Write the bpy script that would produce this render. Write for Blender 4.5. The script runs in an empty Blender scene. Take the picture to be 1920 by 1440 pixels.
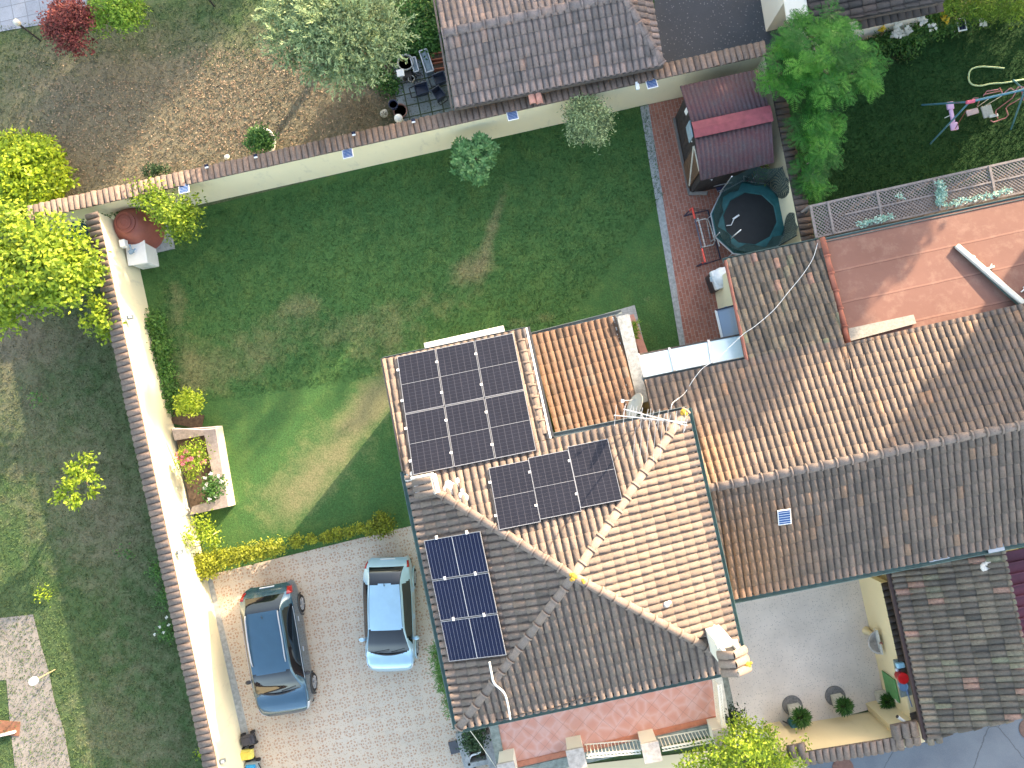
import bpy, bmesh, math, random
import numpy as np
from mathutils import Vector, Matrix, Quaternion
random.seed(7); rng = np.random.default_rng(7)
PI = math.pi
# ------------------------------------------------------------------ camera, sky, sun
SC = bpy.context.scene
COL = SC.collection
CAMZ, FPX = 25.0, 1331.0
NAD = (1000.0, 775.0)
cam = bpy.data.cameras.new('camera'); camo = bpy.data.objects.new('camera', cam); COL.objects.link(camo)
cam.sensor_width = 36.0; cam.lens = 36.0 * FPX / 1920.0; cam.clip_end = 2000.0; cam.clip_start = 0.1
CQ = Vector((NAD[0] - 960, 720 - NAD[1], -FPX)).rotation_difference(Vector((0, 0, -1)))
camo.matrix_world = Matrix.Translation((0, 0, CAMZ)) @ CQ.to_matrix().to_4x4()
SC.camera = camo
SUN_EL = math.radians(18.5); SUN_AZ = math.atan2(0.62, 0.78)
w = bpy.data.worlds.new('World'); SC.world = w; w.use_nodes = True
wn = w.node_tree.nodes; wl = w.node_tree.links
bg = wn['Background']; sky = wn.new('ShaderNodeTexSky'); sky.sky_type = 'NISHITA'; sky.sun_disc = False
sky.sun_elevation = SUN_EL; sky.sun_rotation = SUN_AZ; sky.air_density = 1.0; sky.dust_density = 2.0; sky.ozone_density = 0.6
wt = wn.new('ShaderNodeMix'); wt.data_type = 'RGBA'; wt.blend_type = 'MULTIPLY'; wt.inputs[0].default_value = 1.0; wt.inputs[7].default_value = (1.0, .9, .79, 1)
wl.new(sky.outputs[0], wt.inputs[6]); wl.new(wt.outputs[2], bg.inputs[0]); bg.inputs[1].default_value = 0.15
sl = bpy.data.lights.new('sun', 'SUN'); sl.energy = 2.3; sl.angle = math.radians(0.55); sl.color = (1.0, 0.79, 0.56)
slo = bpy.data.objects.new('sun', sl); COL.objects.link(slo)
SDIR = Vector((math.cos(SUN_EL) * 0.6223, math.cos(SUN_EL) * 0.7828, math.sin(SUN_EL)))
slo.rotation_euler = (-SDIR).to_track_quat('-Z', 'Y').to_euler(); slo.location = (0, 0, 60)
SC.view_settings.view_transform = 'Standard'; SC.view_settings.look = 'None'
SC.view_settings.gamma = 1.0; SC.view_settings.exposure = 2.76; SC.view_settings.use_curve_mapping = False
SC.render.engine = 'CYCLES'
try:
    SC.cycles.max_bounces = 6; SC.cycles.transparent_max_bounces = 12
except Exception: pass

# ------------------------------------------------------------------ helpers
def ray(u, v):
    return CQ @ Vector((u - 960, 720 - v, -FPX))
def P(u, v, z=0.0):                     # photo pixel seen at height z -> place in the world
    d = ray(u, v); k = (z - CAMZ) / d.z
    return Vector((d.x * k, d.y * k, z))
def PP(u, v, pl):                        # same, on a sloping plane (point, normal)
    d = ray(u, v); o = Vector((0, 0, CAMZ))
    k = (pl[0] - o).dot(pl[1]) / d.dot(pl[1])
    return o + d * k
def plane3(a, b, c):
    n = (b - a).cross(c - a).normalized()
    if n.z < 0: n = -n
    return (a, n)
A0 = math.radians(12.2)                  # the plots are turned by this much
EX = Vector((math.cos(A0), math.sin(A0), 0)); EY = Vector((-math.sin(A0), math.cos(A0), 0)); EZ = Vector((0, 0, 1))

class MB:
    def __init__(s): s.v = []; s.f = []; s.t = []
    def add(s, vs, fs, t=0.5):
        k = len(s.v); s.v += [tuple(x) for x in vs]
        s.f += [tuple(i + k for i in f) for f in fs]
        s.t += [t] * len(fs)
    def box(s, c, size, rz=0.0, t=0.5, M=None):
        x, y, z = size[0] / 2, size[1] / 2, size[2] / 2
        R = Matrix.Rotation(rz, 3, 'Z') if M is None else M
        c = Vector(c)
        vs = [c + R @ Vector(p) for p in ((-x,-y,-z),(x,-y,-z),(x,y,-z),(-x,y,-z),(-x,-y,z),(x,-y,z),(x,y,z),(-x,y,z))]
        s.add(vs, [(3,2,1,0),(4,5,6,7),(0,1,5,4),(1,2,6,5),(2,3,7,6),(3,0,4,7)], t); return s
    def prism(s, poly, z0, z1, t=0.5):
        n = len(poly); vs = [(p[0], p[1], z0) for p in poly] + [(p[0], p[1], z1) for p in poly]
        ar = sum(poly[i][0]*poly[(i+1)%n][1]-poly[(i+1)%n][0]*poly[i][1] for i in range(n))
        top = tuple(range(n, 2*n)); bot = tuple(reversed(range(n)))
        sd = [(i, (i+1)%n, n+(i+1)%n, n+i) for i in range(n)]
        fs = [bot, top] + sd
        if ar < 0: fs = [tuple(reversed(f)) for f in fs]
        s.add(vs, fs, t); return s
    def slab(s, poly, th, t=0.5):        # poly 3d, thickness straight down
        n = len(poly); poly = [Vector(p) for p in poly]
        ar = sum(poly[i][0]*poly[(i+1)%n][1]-poly[(i+1)%n][0]*poly[i][1] for i in range(n))
        if ar < 0: poly = poly[::-1]
        vs = [p - EZ * th for p in poly] + poly
        s.add(vs, [tuple(reversed(range(n))), tuple(range(n, 2*n))] + [(i, (i+1)%n, n+(i+1)%n, n+i) for i in range(n)], t); return s
    def bar(s, a, b, wd, ht=None, t=0.5):
        a = Vector(a); b = Vector(b); ht = wd if ht is None else ht
        d = b - a; L = d.length
        if L < 1e-5: return s
        x = d / L; up = EZ if abs(x.z) < 0.95 else Vector((0, 1, 0))
        y = up.cross(x).normalized(); z = x.cross(y)
        M = Matrix((x, y, z)).transposed()
        return s.box((a + b) / 2, (L, wd, ht), M=M, t=t)
    def tube(s, pts, r, n=8, t=0.5, cap=True):
        pts = [Vector(p) for p in pts]; m = len(pts)
        rs = r if isinstance(r, (list, tuple)) else [r] * m
        vs = []; prev = None
        for i, p in enumerate(pts):
            d = (pts[min(i+1, m-1)] - pts[max(i-1, 0)]).normalized()
            if prev is None:
                u = d.orthogonal().normalized()
            else:
                u = (prev - d * prev.dot(d))
                u = u.normalized() if u.length > 1e-6 else d.orthogonal().normalized()
            prev = u; q = d.cross(u)
            for k in range(n):
                a = 2 * PI * k / n
                vs.append(p + (u * math.cos(a) + q * math.sin(a)) * rs[i])
        fs = []
        for i in range(m - 1):
            for k in range(n):
                fs.append((i*n+k, i*n+(k+1)%n, (i+1)*n+(k+1)%n, (i+1)*n+k))
        if cap: fs += [tuple(reversed(range(n))), tuple(range((m-1)*n, m*n))]
        s.add(vs, fs, t); return s
    def lathe(s, prof, c=(0,0,0), n=24, t=0.5, sx=1, sy=1):   # prof (r,z) from bottom to top
        c = Vector(c); vs = []; fs = []; m = len(prof)
        for r, z in prof:
            for k in range(n):
                a = 2*PI*k/n; vs.append(c + Vector((r*math.cos(a)*sx, r*math.sin(a)*sy, z)))
        for i in range(m-1):
            for k in range(n): fs.append((i*n+k, i*n+(k+1)%n, (i+1)*n+(k+1)%n, (i+1)*n+k))
        fs += [tuple(reversed(range(n))), tuple(range((m-1)*n, m*n))]
        s.add(vs, fs, t); return s
    def ball(s, c, r, sz=1.0, n=12, m=8, t=0.5):
        return s.lathe([(max(r*math.sin(PI*i/m), .001), -r*sz*math.cos(PI*i/m)) for i in range(m+1)], c, n, t)
    def build(s, name, mt, parent=None, smooth=False, bevel=0, clip=None, sub=0):
        me = bpy.data.meshes.new(name); off = rootloc(parent)
        vs = s.v if off is None else [(a-off[0], b-off[1], c-off[2]) for a, b, c in s.v]
        me.from_pydata(vs, [], s.f)
        at = me.attributes.new('tint', 'FLOAT', 'FACE'); at.data.foreach_set('value', np.array(s.t, dtype=np.float32))
        if clip:
            bm = bmesh.new(); bm.from_mesh(me)
            for co, no in clip:
                co = Vector(co) - (off or Vector((0,0,0)))
                bmesh.ops.bisect_plane(bm, geom=bm.verts[:]+bm.edges[:]+bm.faces[:], plane_co=co, plane_no=no, clear_outer=True)
            bm.to_mesh(me); bm.free()
        if smooth: me.polygons.foreach_set('use_smooth', [True]*len(me.polygons))
        me.materials.append(mt); me.update()
        o = bpy.data.objects.new(name, me); COL.objects.link(o)
        if parent: o.parent = parent
        if bevel:
            b = o.modifiers.new('b', 'BEVEL'); b.width = bevel; b.segments = 2; b.limit_method = 'ANGLE'
        if sub:
            b = o.modifiers.new('s', 'SUBSURF'); b.levels = sub; b.render_levels = sub
        return o

def rootloc(p):
    if p is None: return None
    v = Vector((0, 0, 0))
    while p is not None: v = v + p.location; p = p.parent
    return v
def thing(name, label, cat, loc=(0,0,0), group=None):
    o = bpy.data.objects.new(name, None); COL.objects.link(o); o.location = loc; o.empty_display_size = 0.2
    return tag(o, label, cat, group)
def tag(o, label=None, cat=None, group=None, kind=None):
    if label: o['label'] = label
    if cat: o['category'] = cat
    if group: o['group'] = group
    if kind: o['kind'] = kind
    return o
def copy_tree(o, parent=None):
    c = o.copy(); COL.objects.link(c); c.parent = parent
    for ch in [x for x in bpy.data.objects if x.parent == o]: copy_tree(ch, c)
    return c
def dup(root, loc, rz=0.0, label=None, group=None, scale=None):
    c = copy_tree(root); c.location = loc; c.rotation_euler = (0, 0, rz)
    if label: c['label'] = label
    if group: c['group'] = group
    if scale: c.scale = (scale,)*3 if not isinstance(scale, tuple) else scale
    return c
def struct(name, mb, mt, **k): return tag(mb.build(name, mt, **k), kind='structure')
def sheet(name, pts, z, mt, kind='structure'):
    mb = MB(); q = [P(u, v, z) for u, v in pts]
    n = len(q); ar = sum(q[i][0]*q[(i+1)%n][1]-q[(i+1)%n][0]*q[i][1] for i in range(n))
    if ar < 0: q = q[::-1]
    mb.add(q, [tuple(range(len(q)))]); return tag(mb.build(name, mt), kind=kind)

# ------------------------------------------------------------------ materials
MATS = {}
class NT:
    def __init__(s, name):
        s.mat = bpy.data.materials.new(name); s.mat.use_nodes = True; s.t = s.mat.node_tree
        s.N = s.t.nodes; s.L = s.t.links; s.b = s.N['Principled BSDF']; s.out = s.N['Material Output']
        s.tc = s.N.new('ShaderNodeTexCoord'); s.obj = s.tc.outputs['Object']
        MATS[name] = s.mat
    def put(s, sock, x):
        if x is None: return
        if hasattr(x, 'is_linked') or isinstance(x, bpy.types.NodeSocket): s.L.new(x, sock)
        else:
            if sock.type == 'RGBA' and len(x) == 3: x = (*x, 1)
            sock.default_value = x
    def noise(s, scale, detail=5, rough=.6, vec=None, dist=0, out='Fac', dim=None):
        n = s.N.new('ShaderNodeTexNoise'); s.put(n.inputs['Vector'], vec or s.obj)
        n.inputs['Scale'].default_value = scale; n.inputs['Detail'].default_value = detail
        n.inputs['Roughness'].default_value = rough; n.inputs['Distortion'].default_value = dist
        return n.outputs[out]
    def voro(s, scale, feat='F1', vec=None, out='Distance', rnd=1.0):
        n = s.N.new('ShaderNodeTexVoronoi'); n.feature = feat; s.put(n.inputs['Vector'], vec or s.obj)
        n.inputs['Scale'].default_value = scale; n.inputs['Randomness'].default_value = rnd
        return n.outputs[out]
    def ramp(s, fac, stops, interp='LINEAR'):
        n = s.N.new('ShaderNodeValToRGB'); s.L.new(fac, n.inputs[0]); r = n.color_ramp; r.interpolation = interp
        while len(r.elements) < len(stops): r.elements.new(0.5)
        for e, (p, c) in zip(r.elements, stops):
            e.position = p; e.color = (*c, 1) if not isinstance(c, (int, float)) else (c, c, c, 1)
        return n.outputs[0]
    def mix(s, f, a, b, mode='MIX'):
        n = s.N.new('ShaderNodeMix'); n.data_type = 'RGBA'; n.blend_type = mode
        s.put(n.inputs[0], f); s.put(n.inputs[6], a); s.put(n.inputs[7], b); return n.outputs[2]
    def m(s, op, a, b=None, c=None, clamp=False):
        n = s.N.new('ShaderNodeMath'); n.operation = op; n.use_clamp = clamp
        for i, x in enumerate((a, b, c)):
            if x is not None: s.put(n.inputs[i], x)
        return n.outputs[0]
    def attr(s, name='tint'):
        n = s.N.new('ShaderNodeAttribute'); n.attribute_name = name; return n.outputs['Fac']
    def rot(s, ang, sc=1.0, loc=(0,0,0), vec=None):
        n = s.N.new('ShaderNodeMapping'); n.inputs['Rotation'].default_value = (0, 0, ang)
        n.inputs['Scale'].default_value = (sc, sc, sc) if not isinstance(sc, tuple) else sc
        n.inputs['Location'].default_value = loc
        s.put(n.inputs['Vector'], vec or s.obj); return n.outputs[0]
    def sep(s, vec):
        n = s.N.new('ShaderNodeSeparateXYZ'); s.L.new(vec, n.inputs[0]); return n.outputs
    def comb(s, x, y, z=0.0):
        n = s.N.new('ShaderNodeCombineXYZ'); s.put(n.inputs[0], x); s.put(n.inputs[1], y); s.put(n.inputs[2], z); return n.outputs[0]
    def bump(s, h, st=0.3, dist=0.02):
        n = s.N.new('ShaderNodeBump'); n.inputs['Strength'].default_value = st; n.inputs['Distance'].default_value = dist
        s.L.new(h, n.inputs['Height']); s.L.new(n.outputs[0], s.b.inputs['Normal'])
    def fin(s, col, rough=.8, metal=0, spec=.4):
        s.put(s.b.inputs['Base Color'], col); s.put(s.b.inputs['Roughness'], rough)
        s.b.inputs['Metallic'].default_value = metal; s.b.inputs['Specular IOR Level'].default_value = spec
        return s.mat

def simple(name, c, rough=.7, var=.18, scale=6, metal=0, spec=.4, bump=0.0, tint=0.0, coat=0):
    n = NT(name)
    f = n.noise(scale, 6, .65)
    lo = tuple(x*(1-var) for x in c); hi = tuple(min(x*(1+var), 1) for x in c)
    col = n.ramp(f, [(.3, lo), (.7, hi)])
    if tint: 
        col = n.mix(1.0, col, n.ramp(n.attr(), [(0, 1-tint), (1, 1+tint)]), 'MULTIPLY')
    if bump: n.bump(n.noise(scale*6, 5), bump, .01)
    m = n.fin(col, rough, metal, spec)
    if coat: n.b.inputs['Coat Weight'].default_value = coat; n.b.inputs['Coat Roughness'].default_value = .04
    return m

def tile_mat(name, stops, dirt=(.06,.055,.05), dirt_amt=.5, spots=.25, spotc=(.5,.47,.38), patch=None, sun_warm=()):
    n = NT(name)
    base = n.ramp(n.attr(), stops)
    for (px, py, rad) in sun_warm:  # sunlit orange put into the tile colour round each point
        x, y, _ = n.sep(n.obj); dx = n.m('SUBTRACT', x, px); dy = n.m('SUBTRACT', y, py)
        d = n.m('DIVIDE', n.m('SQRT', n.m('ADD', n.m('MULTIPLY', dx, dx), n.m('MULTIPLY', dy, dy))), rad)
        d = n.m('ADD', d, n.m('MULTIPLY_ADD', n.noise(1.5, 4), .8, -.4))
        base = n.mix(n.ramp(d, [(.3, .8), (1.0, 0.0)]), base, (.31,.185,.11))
    g = n.noise(3.2, 8, .7); g2 = n.noise(14, 6, .7)
    d = n.ramp(g2, [(.42, 0.0), (.68, dirt_amt)])
    col = n.mix(d, base, dirt)
    col = n.mix(n.ramp(g, [(.38, .28), (.62, 0.0)]), col, dirt)
    fine = n.ramp(n.noise(45, 4, .7), [(.3, .78), (.75, 1.2)])
    col = n.mix(1.0, col, fine, 'MULTIPLY')
    sp = n.ramp(n.voro(26), [(.1, spots), (.2, 0.0)]); sm = n.ramp(n.noise(6, 4), [(.5, 0.0), (.6, 1.0)])
    col = n.mix(n.m('MULTIPLY', sp, sm), col, spotc)
    if patch: col = n.mix(n.ramp(n.noise(.55, 3), [(.45, 0.0), (.62, patch[1])]), col, patch[0])
    n.bump(n.noise(60, 5, .7), .35, .01)
    return n.fin(col, .88, 0, .25)

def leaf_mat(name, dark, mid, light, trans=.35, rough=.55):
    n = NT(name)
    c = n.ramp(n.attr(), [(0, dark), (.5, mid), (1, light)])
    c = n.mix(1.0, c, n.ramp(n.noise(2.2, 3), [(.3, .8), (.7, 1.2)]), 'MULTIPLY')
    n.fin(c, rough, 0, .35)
    tr = n.N.new('ShaderNodeBsdfTranslucent'); n.L.new(c, tr.inputs[0])
    mx = n.N.new('ShaderNodeMixShader'); mx.inputs[0].default_value = trans
    n.L.new(n.b.outputs[0], mx.inputs[1]); n.L.new(tr.outputs[0], mx.inputs[2]); n.L.new(mx.outputs[0], n.out.inputs[0])
    return n.mat

# tiles
T_MAIN = tile_mat('weathered_tile', [(0, (.144,.114,.096)), (.35, (.190,.149,.126)), (.7, (.234,.184,.152)), (1, (.259,.186,.143))], dirt_amt=.3)
T_RIDGE = tile_mat('pale_ridge_tile', [(0, (.201,.160,.136)), (.5, (.268,.211,.178)), (1, (.318,.236,.187))], dirt=(.12,.1,.085), dirt_amt=.3)
T_RED = tile_mat('orange_tile', [(0, (.118,.079,.057)), (.4, (.174,.105,.069)), (.8, (.208,.123,.080)), (1, (.174,.130,.100))], dirt=(.1,.08,.065), dirt_amt=.4, spotc=(.6,.56,.5), spots=.5)
T_RIGHT = tile_mat('brown_tile', [(0, (.129,.103,.088)), (.4, (.185,.145,.120)), (.8, (.241,.178,.142)), (1, (.291,.187,.128))], dirt_amt=.3, sun_warm=((-5.0,-2.9,2.6),(-6.3,0.0,1.5)))  # two spots paint the low sun's orange warmth into the tiles
T_DARK = tile_mat('mossy_tile', [(0, (.086,.078,.067)), (.4, (.162,.136,.112)), (.75, (.238,.196,.146)), (.93, (.216,.223,.146)), (1, (.389,.233,.177))], dirt_amt=.55)
T_PINK = tile_mat('pink_grey_tile', [(0, (.17,.145,.138)), (.4, (.24,.195,.18)), (.8, (.31,.24,.215)), (1, (.37,.25,.2))], dirt_amt=.3)
T_CAP = tile_mat('grey_cap_tile', [(0, (.157,.120,.101)), (.5, (.235,.178,.147)), (1, (.336,.225,.167))], dirt_amt=.45)
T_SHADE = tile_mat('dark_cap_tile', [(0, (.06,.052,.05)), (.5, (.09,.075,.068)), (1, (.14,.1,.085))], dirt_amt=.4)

def wall_mat(name, c, stain=(.42,.4,.33), amt=.5):
    n = NT(name)
    f = n.noise(.8, 6, .6); st = n.noise(2.6, 8, .75, vec=n.rot(0, (1.0, 1.0, .35)))
    col = n.mix(n.ramp(f, [(.35, 0.0), (.7, .25)]), c, tuple(x*.82 for x in c))
    col = n.mix(n.ramp(st, [(.56, 0.0), (.72, amt)]), col, stain)
    n.bump(n.noise(70, 4), .15, .004)
    return n.fin(col, .9, 0, .2)
CREAM = wall_mat('cream_render', (.73,.67,.47))
CREAM2 = wall_mat('yellow_render', (.72,.6,.37), (.5,.42,.26), .25)
PALE = wall_mat('pale_render', (.74,.70,.60), (.45,.42,.36), .2)
WHITEP = simple('white_paint', (.78,.78,.76), .5, .05)
RAILW = simple('cream_metal', (.72,.7,.6), .45, .06)
TEAL = simple('green_gutter', (.1,.165,.155), .4, .25, 4)
GREYG = simple('grey_gutter', (.16,.19,.19), .45, .2, 4)
COPPER = simple('red_gutter', (.25,.09,.065), .45, .2, 4)
DARKM = simple('dark_metal', (.03,.03,.032), .45)
BLACK = simple('black_rubber', (.018,.018,.02), .75)
ALU = simple('aluminium', (.42,.43,.45), .45, .06, metal=.4)
STEEL = simple('galvanised_pipe', (.5,.52,.55), .4, .15, metal=.5)
CONC = simple('concrete', (.30,.31,.30), .92, .3, 9, bump=.4)
CONC2 = simple('mossy_concrete', (.2,.225,.2), .92, .4, 7, bump=.4)
STONE = simple('travertine', (.42,.38,.34), .85, .3, 9, bump=.3)
STONEL = simple('pale_stone', (.55,.53,.46), .85, .2, 9, bump=.3)
TERRA = simple('terracotta', (.3,.1,.055), .8, .25, 8)
BARK = simple('bark', (.12,.085,.06), .9, .35, 12, bump=.6)
BARKL = simple('pale_bark', (.26,.22,.17), .9, .3, 12, bump=.6)
SOIL = simple('soil', (.075,.052,.035), .95, .45, 9, bump=.7)
WOOD = simple('grey_wood', (.2,.175,.165), .85, .3, 10)
WOODD = simple('dark_boards', (.035,.03,.028), .85, .45, 8)
BROWNW = simple('brown_boards', (.1,.06,.035), .8, .35, 8)
MEMB = None
# ------------------------------------------------------------------ ground materials
def mk_lawn(name, g1, g2, g3, dryc, dry_bias=0.0):
    n = NT(name); d = n.attr('dry_lit'); t = n.attr('tint')  # one attribute carries real dry patches and the lawn's painted-in sunlight
    big = n.noise(.33, 5, .6); mid = n.noise(1.7, 6, .65); fine = n.noise(17, 6, .75); vf = n.noise(55, 3, .8)
    g = n.mix(n.ramp(big, [(.35, 0.0), (.65, 1.0)]), g1, g2)
    g = n.mix(n.ramp(mid, [(.45, 0.0), (.7, .7)]), g, g3)
    k = n.m('ADD', n.m('MULTIPLY', d, 1.0), n.m('MULTIPLY_ADD', mid, .9, -.45 + dry_bias))
    k = n.m('ADD', k, n.m('MULTIPLY_ADD', fine, .6, -.3))
    g = n.mix(n.ramp(k, [(.3, 0.0), (.95, .9)]), g, dryc)
    g = n.mix(1.0, g, n.ramp(fine, [(.25, .55), (.75, 1.45)]), 'MULTIPLY')
    g = n.mix(1.0, g, n.ramp(vf, [(.25, .6), (.75, 1.4)]), 'MULTIPLY')
    g = n.mix(1.0, g, n.ramp(t, [(0, .6), (1, 1.4)]), 'MULTIPLY')
    n.bump(n.m('ADD', fine, vf), .6, .03)
    return n.fin(g, .9, 0, .15)
LAWN = mk_lawn('lawn_grass', (.044,.108,.033), (.058,.128,.037), (.09,.15,.042), (.2,.185,.095))
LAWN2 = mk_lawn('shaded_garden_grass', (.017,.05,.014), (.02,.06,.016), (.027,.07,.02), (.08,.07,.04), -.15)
YARD = mk_lawn('dry_yard_grass', (.055,.1,.036), (.072,.108,.044), (.095,.125,.055), (.185,.16,.11), .17)

def mk_drive():
    n = NT('patterned_paving'); S = .5
    q = n.rot(-A0 + math.radians(2), 1/S); x, y, _ = n.sep(q)
    wob = n.noise(1.5, 2); 
    cx = n.m('SUBTRACT', n.m('FRACT', x), .5); cy = n.m('SUBTRACT', n.m('FRACT', y), .5)
    r = n.m('SQRT', n.m('ADD', n.m('MULTIPLY', cx, cx), n.m('MULTIPLY', cy, cy)))
    th = n.m('ARCTAN2', cy, cx)
    p8 = n.m('COSINE', n.m('MULTIPLY', th, 8.0)); p4 = n.m('COSINE', n.m('MULTIPLY', th, 4.0))
    ring = n.m('MULTIPLY', n.m('LESS_THAN', n.m('ABSOLUTE', n.m('SUBTRACT', r, .34)), .05), n.m('GREATER_THAN', p8, -.2))
    inn = n.m('MULTIPLY', n.m('LESS_THAN', n.m('ABSOLUTE', n.m('SUBTRACT', r, .17)), .045), n.m('GREATER_THAN', p4, .3))
    dots = n.m('LESS_THAN', n.voro(17), .27)
    marks = n.m('MAXIMUM', ring, inn)
    grain = n.ramp(n.noise(30, 4, .8), [(.35, 0.2), (.6, 1.0)])
    base = n.ramp(n.noise(.5, 4), [(.3, (.49,.40,.30)), (.7, (.53,.455,.36))])
    base = n.mix(n.ramp(n.noise(7, 6, .7), [(.4, 0.0), (.7, .35)]), base, (.38,.37,.34))
    col = n.mix(n.m('MULTIPLY', marks, n.m('MULTIPLY', grain, .95)), base, (.33,.15,.07))
    col = n.mix(n.m('MULTIPLY', dots, .6), col, (.28,.16,.09))
    zz = n.m('MULTIPLY', n.m('SINE', n.m('MULTIPLY', y, 25.1)), .03)
    gx = n.m('ABSOLUTE', n.m('SUBTRACT', n.m('FRACT', n.m('ADD', n.m('ADD', x, .5), zz)), .5))
    zy = n.m('MULTIPLY', n.m('SINE', n.m('MULTIPLY', x, 25.1)), .03)
    gy = n.m('ABSOLUTE', n.m('SUBTRACT', n.m('FRACT', n.m('ADD', n.m('ADD', y, .5), zy)), .5))
    line = n.m('MAXIMUM', n.m('GREATER_THAN', gx, .482), n.m('GREATER_THAN', gy, .482))
    col = n.mix(n.m('MULTIPLY', line, .22), col, (.27,.29,.3))
    col = n.mix(n.ramp(n.noise(1.1, 5, .7), [(.52, 0.0), (.75, .3)]), col, (.3,.28,.24))
    n.bump(n.noise(60, 3), .2, .004)
    return n.fin(col, .8, 0, .3)
DRIVE = mk_drive()
def mk_speck(name, base, sp1, sp2, sc=28, line=None):
    n = NT(name)
    col = n.ramp(n.noise(.7, 5), [(.3, tuple(x*.86 for x in base)), (.7, tuple(x*1.1 for x in base))])
    col = n.mix(n.ramp(n.voro(sc), [(.12, .8), (.25, 0.0)]), col, sp1)
    col = n.mix(n.ramp(n.voro(sc*1.7), [(.1, .7), (.2, 0.0)]), col, sp2)
    if line:
        x, y, _ = n.sep(n.rot(-A0, 1/line))
        g = n.m('MAXIMUM', n.m('GREATER_THAN', n.m('FRACT', x), .985), n.m('GREATER_THAN', n.m('FRACT', y), .985))
        col = n.mix(n.m('MULTIPLY', g, .12), col, (.2,.2,.2))
    n.bump(n.noise(70, 3), .2, .004)
    return n.fin(col, .85, 0, .3)
COURT = mk_speck('speckled_paving', (.62,.545,.47), (.2,.18,.17), (.72,.68,.62), 15, 1.0)
TAR = mk_speck('dark_gravelly_asphalt', (.062,.066,.075), (.2,.2,.2), (.12,.12,.12), 9)
def mk_asph():
    n = NT('asphalt')
    col = n.ramp(n.noise(.9, 6), [(.3, (.085,.105,.135)), (.7, (.12,.145,.175))])
    col = n.mix(n.ramp(n.noise(50, 3), [(.4, 0.0), (.7, .4)]), col, (.2,.21,.23))
    cr = n.voro(.22, 'DISTANCE_TO_EDGE', vec=n.mix(.12, n.obj, n.noise(3, 4, out='Color')))
    col = n.mix(n.ramp(cr, [(.0008, .7), (.003, 0.0)]), col, (.03,.035,.04))
    n.bump(n.noise(80, 3), .3, .004)
    return n.fin(col, .85, 0, .3)
ASPH = mk_asph()
def brickm(name, c1, c2, mort, wdt, hgt, ang, msz=.012, off=.5, bias=0, rough=.85, stain=.35):
    n = NT(name); b = n.N.new('ShaderNodeTexBrick'); n.L.new(n.rot(ang), b.inputs['Vector'])
    b.offset = off; b.inputs['Scale'].default_value = 1; b.inputs['Brick Width'].default_value = wdt; b.inputs['Row Height'].default_value = hgt
    b.inputs['Mortar Size'].default_value = msz; b.inputs['Mortar Smooth'].default_value = .2; b.inputs['Bias'].default_value = bias
    n.put(b.inputs['Color1'], c1); n.put(b.inputs['Color2'], c2); n.put(b.inputs['Mortar'], mort)
    col = b.outputs[0]
    col = n.mix(n.ramp(n.noise(1.2, 6, .7), [(.4, 0.0), (.75, stain)]), col, tuple(x*.5 for x in c1))
    col = n.mix(1.0, col, n.ramp(n.noise(28, 5, .7), [(.3, .82), (.7, 1.15)]), 'MULTIPLY')
    n.bump(b.outputs[1], -.3, .006)
    return n.fin(col, rough, 0, .3)
BRICKP = brickm('terracotta_paving', (.29,.115,.08), (.36,.15,.105), (.36,.25,.2), .25, .125, -A0 - PI/2)
SLABS = brickm('grey_slabs', (.22,.25,.26), (.3,.33,.34), (.05,.07,.03), .42, .42, -A0, .025, .0)
PAVE2 = brickm('blue_grey_paving', (.22,.25,.3), (.26,.29,.34), (.14,.16,.19), .52, .52, -A0, .014, .0)
CPATH = None
def mk_cpath():
    n = NT('cracked_concrete')
    col = n.ramp(n.noise(1.3, 6, .7), [(.3, (.19,.17,.15)), (.7, (.27,.245,.215))])
    col = n.mix(1.0, col, n.ramp(n.noise(24, 6, .8), [(.3, .85), (.7, 1.12)]), 'MULTIPLY')
    cr = n.voro(.3, 'DISTANCE_TO_EDGE', vec=n.mix(.1, n.obj, n.noise(3, 4, out='Color')))
    col = n.mix(n.ramp(cr, [(.002, .5), (.006, 0.0)]), col, (.12,.11,.1))
    n.bump(n.noise(24, 6), .6, .02)
    return n.fin(col, .92, 0, .2)
CPATH = mk_cpath()
def mk_memb():
    n = NT('red_roof_membrane')
    col = n.ramp(n.noise(.6, 6, .6), [(.3, (.175,.088,.066)), (.7, (.215,.11,.083))])
    x, y, _ = n.sep(n.rot(-A0, 1.0)); yy = n.m('ADD', y, n.m('MULTIPLY', n.noise(1.2, 3), .06))
    g = n.m('GREATER_THAN', n.m('FRACT', n.m('MULTIPLY', yy, 1.0)), .972)
    g2 = n.m('LESS_THAN', n.m('FRACT', n.m('MULTIPLY', yy, 1.0)), .05)
    col = n.mix(n.m('MULTIPLY', g, .65), col, (.1,.045,.035))
    col = n.mix(n.m('MULTIPLY', g2, .25), col, (.42,.22,.16))
    col = n.mix(n.ramp(n.noise(2.2, 8, .75), [(.5, 0.0), (.75, .35)]), col, (.4,.27,.2))
    col = n.mix(n.ramp(n.noise(40, 3), [(.4, 0.0), (.7, .2)]), col, (.2,.09,.07))
    n.bump(n.m('ADD', n.noise(2, 4), n.m('MULTIPLY', g2, .8)), .4, .02)
    return n.fin(col, .8, 0, .3)
MEMB = mk_memb()
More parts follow.
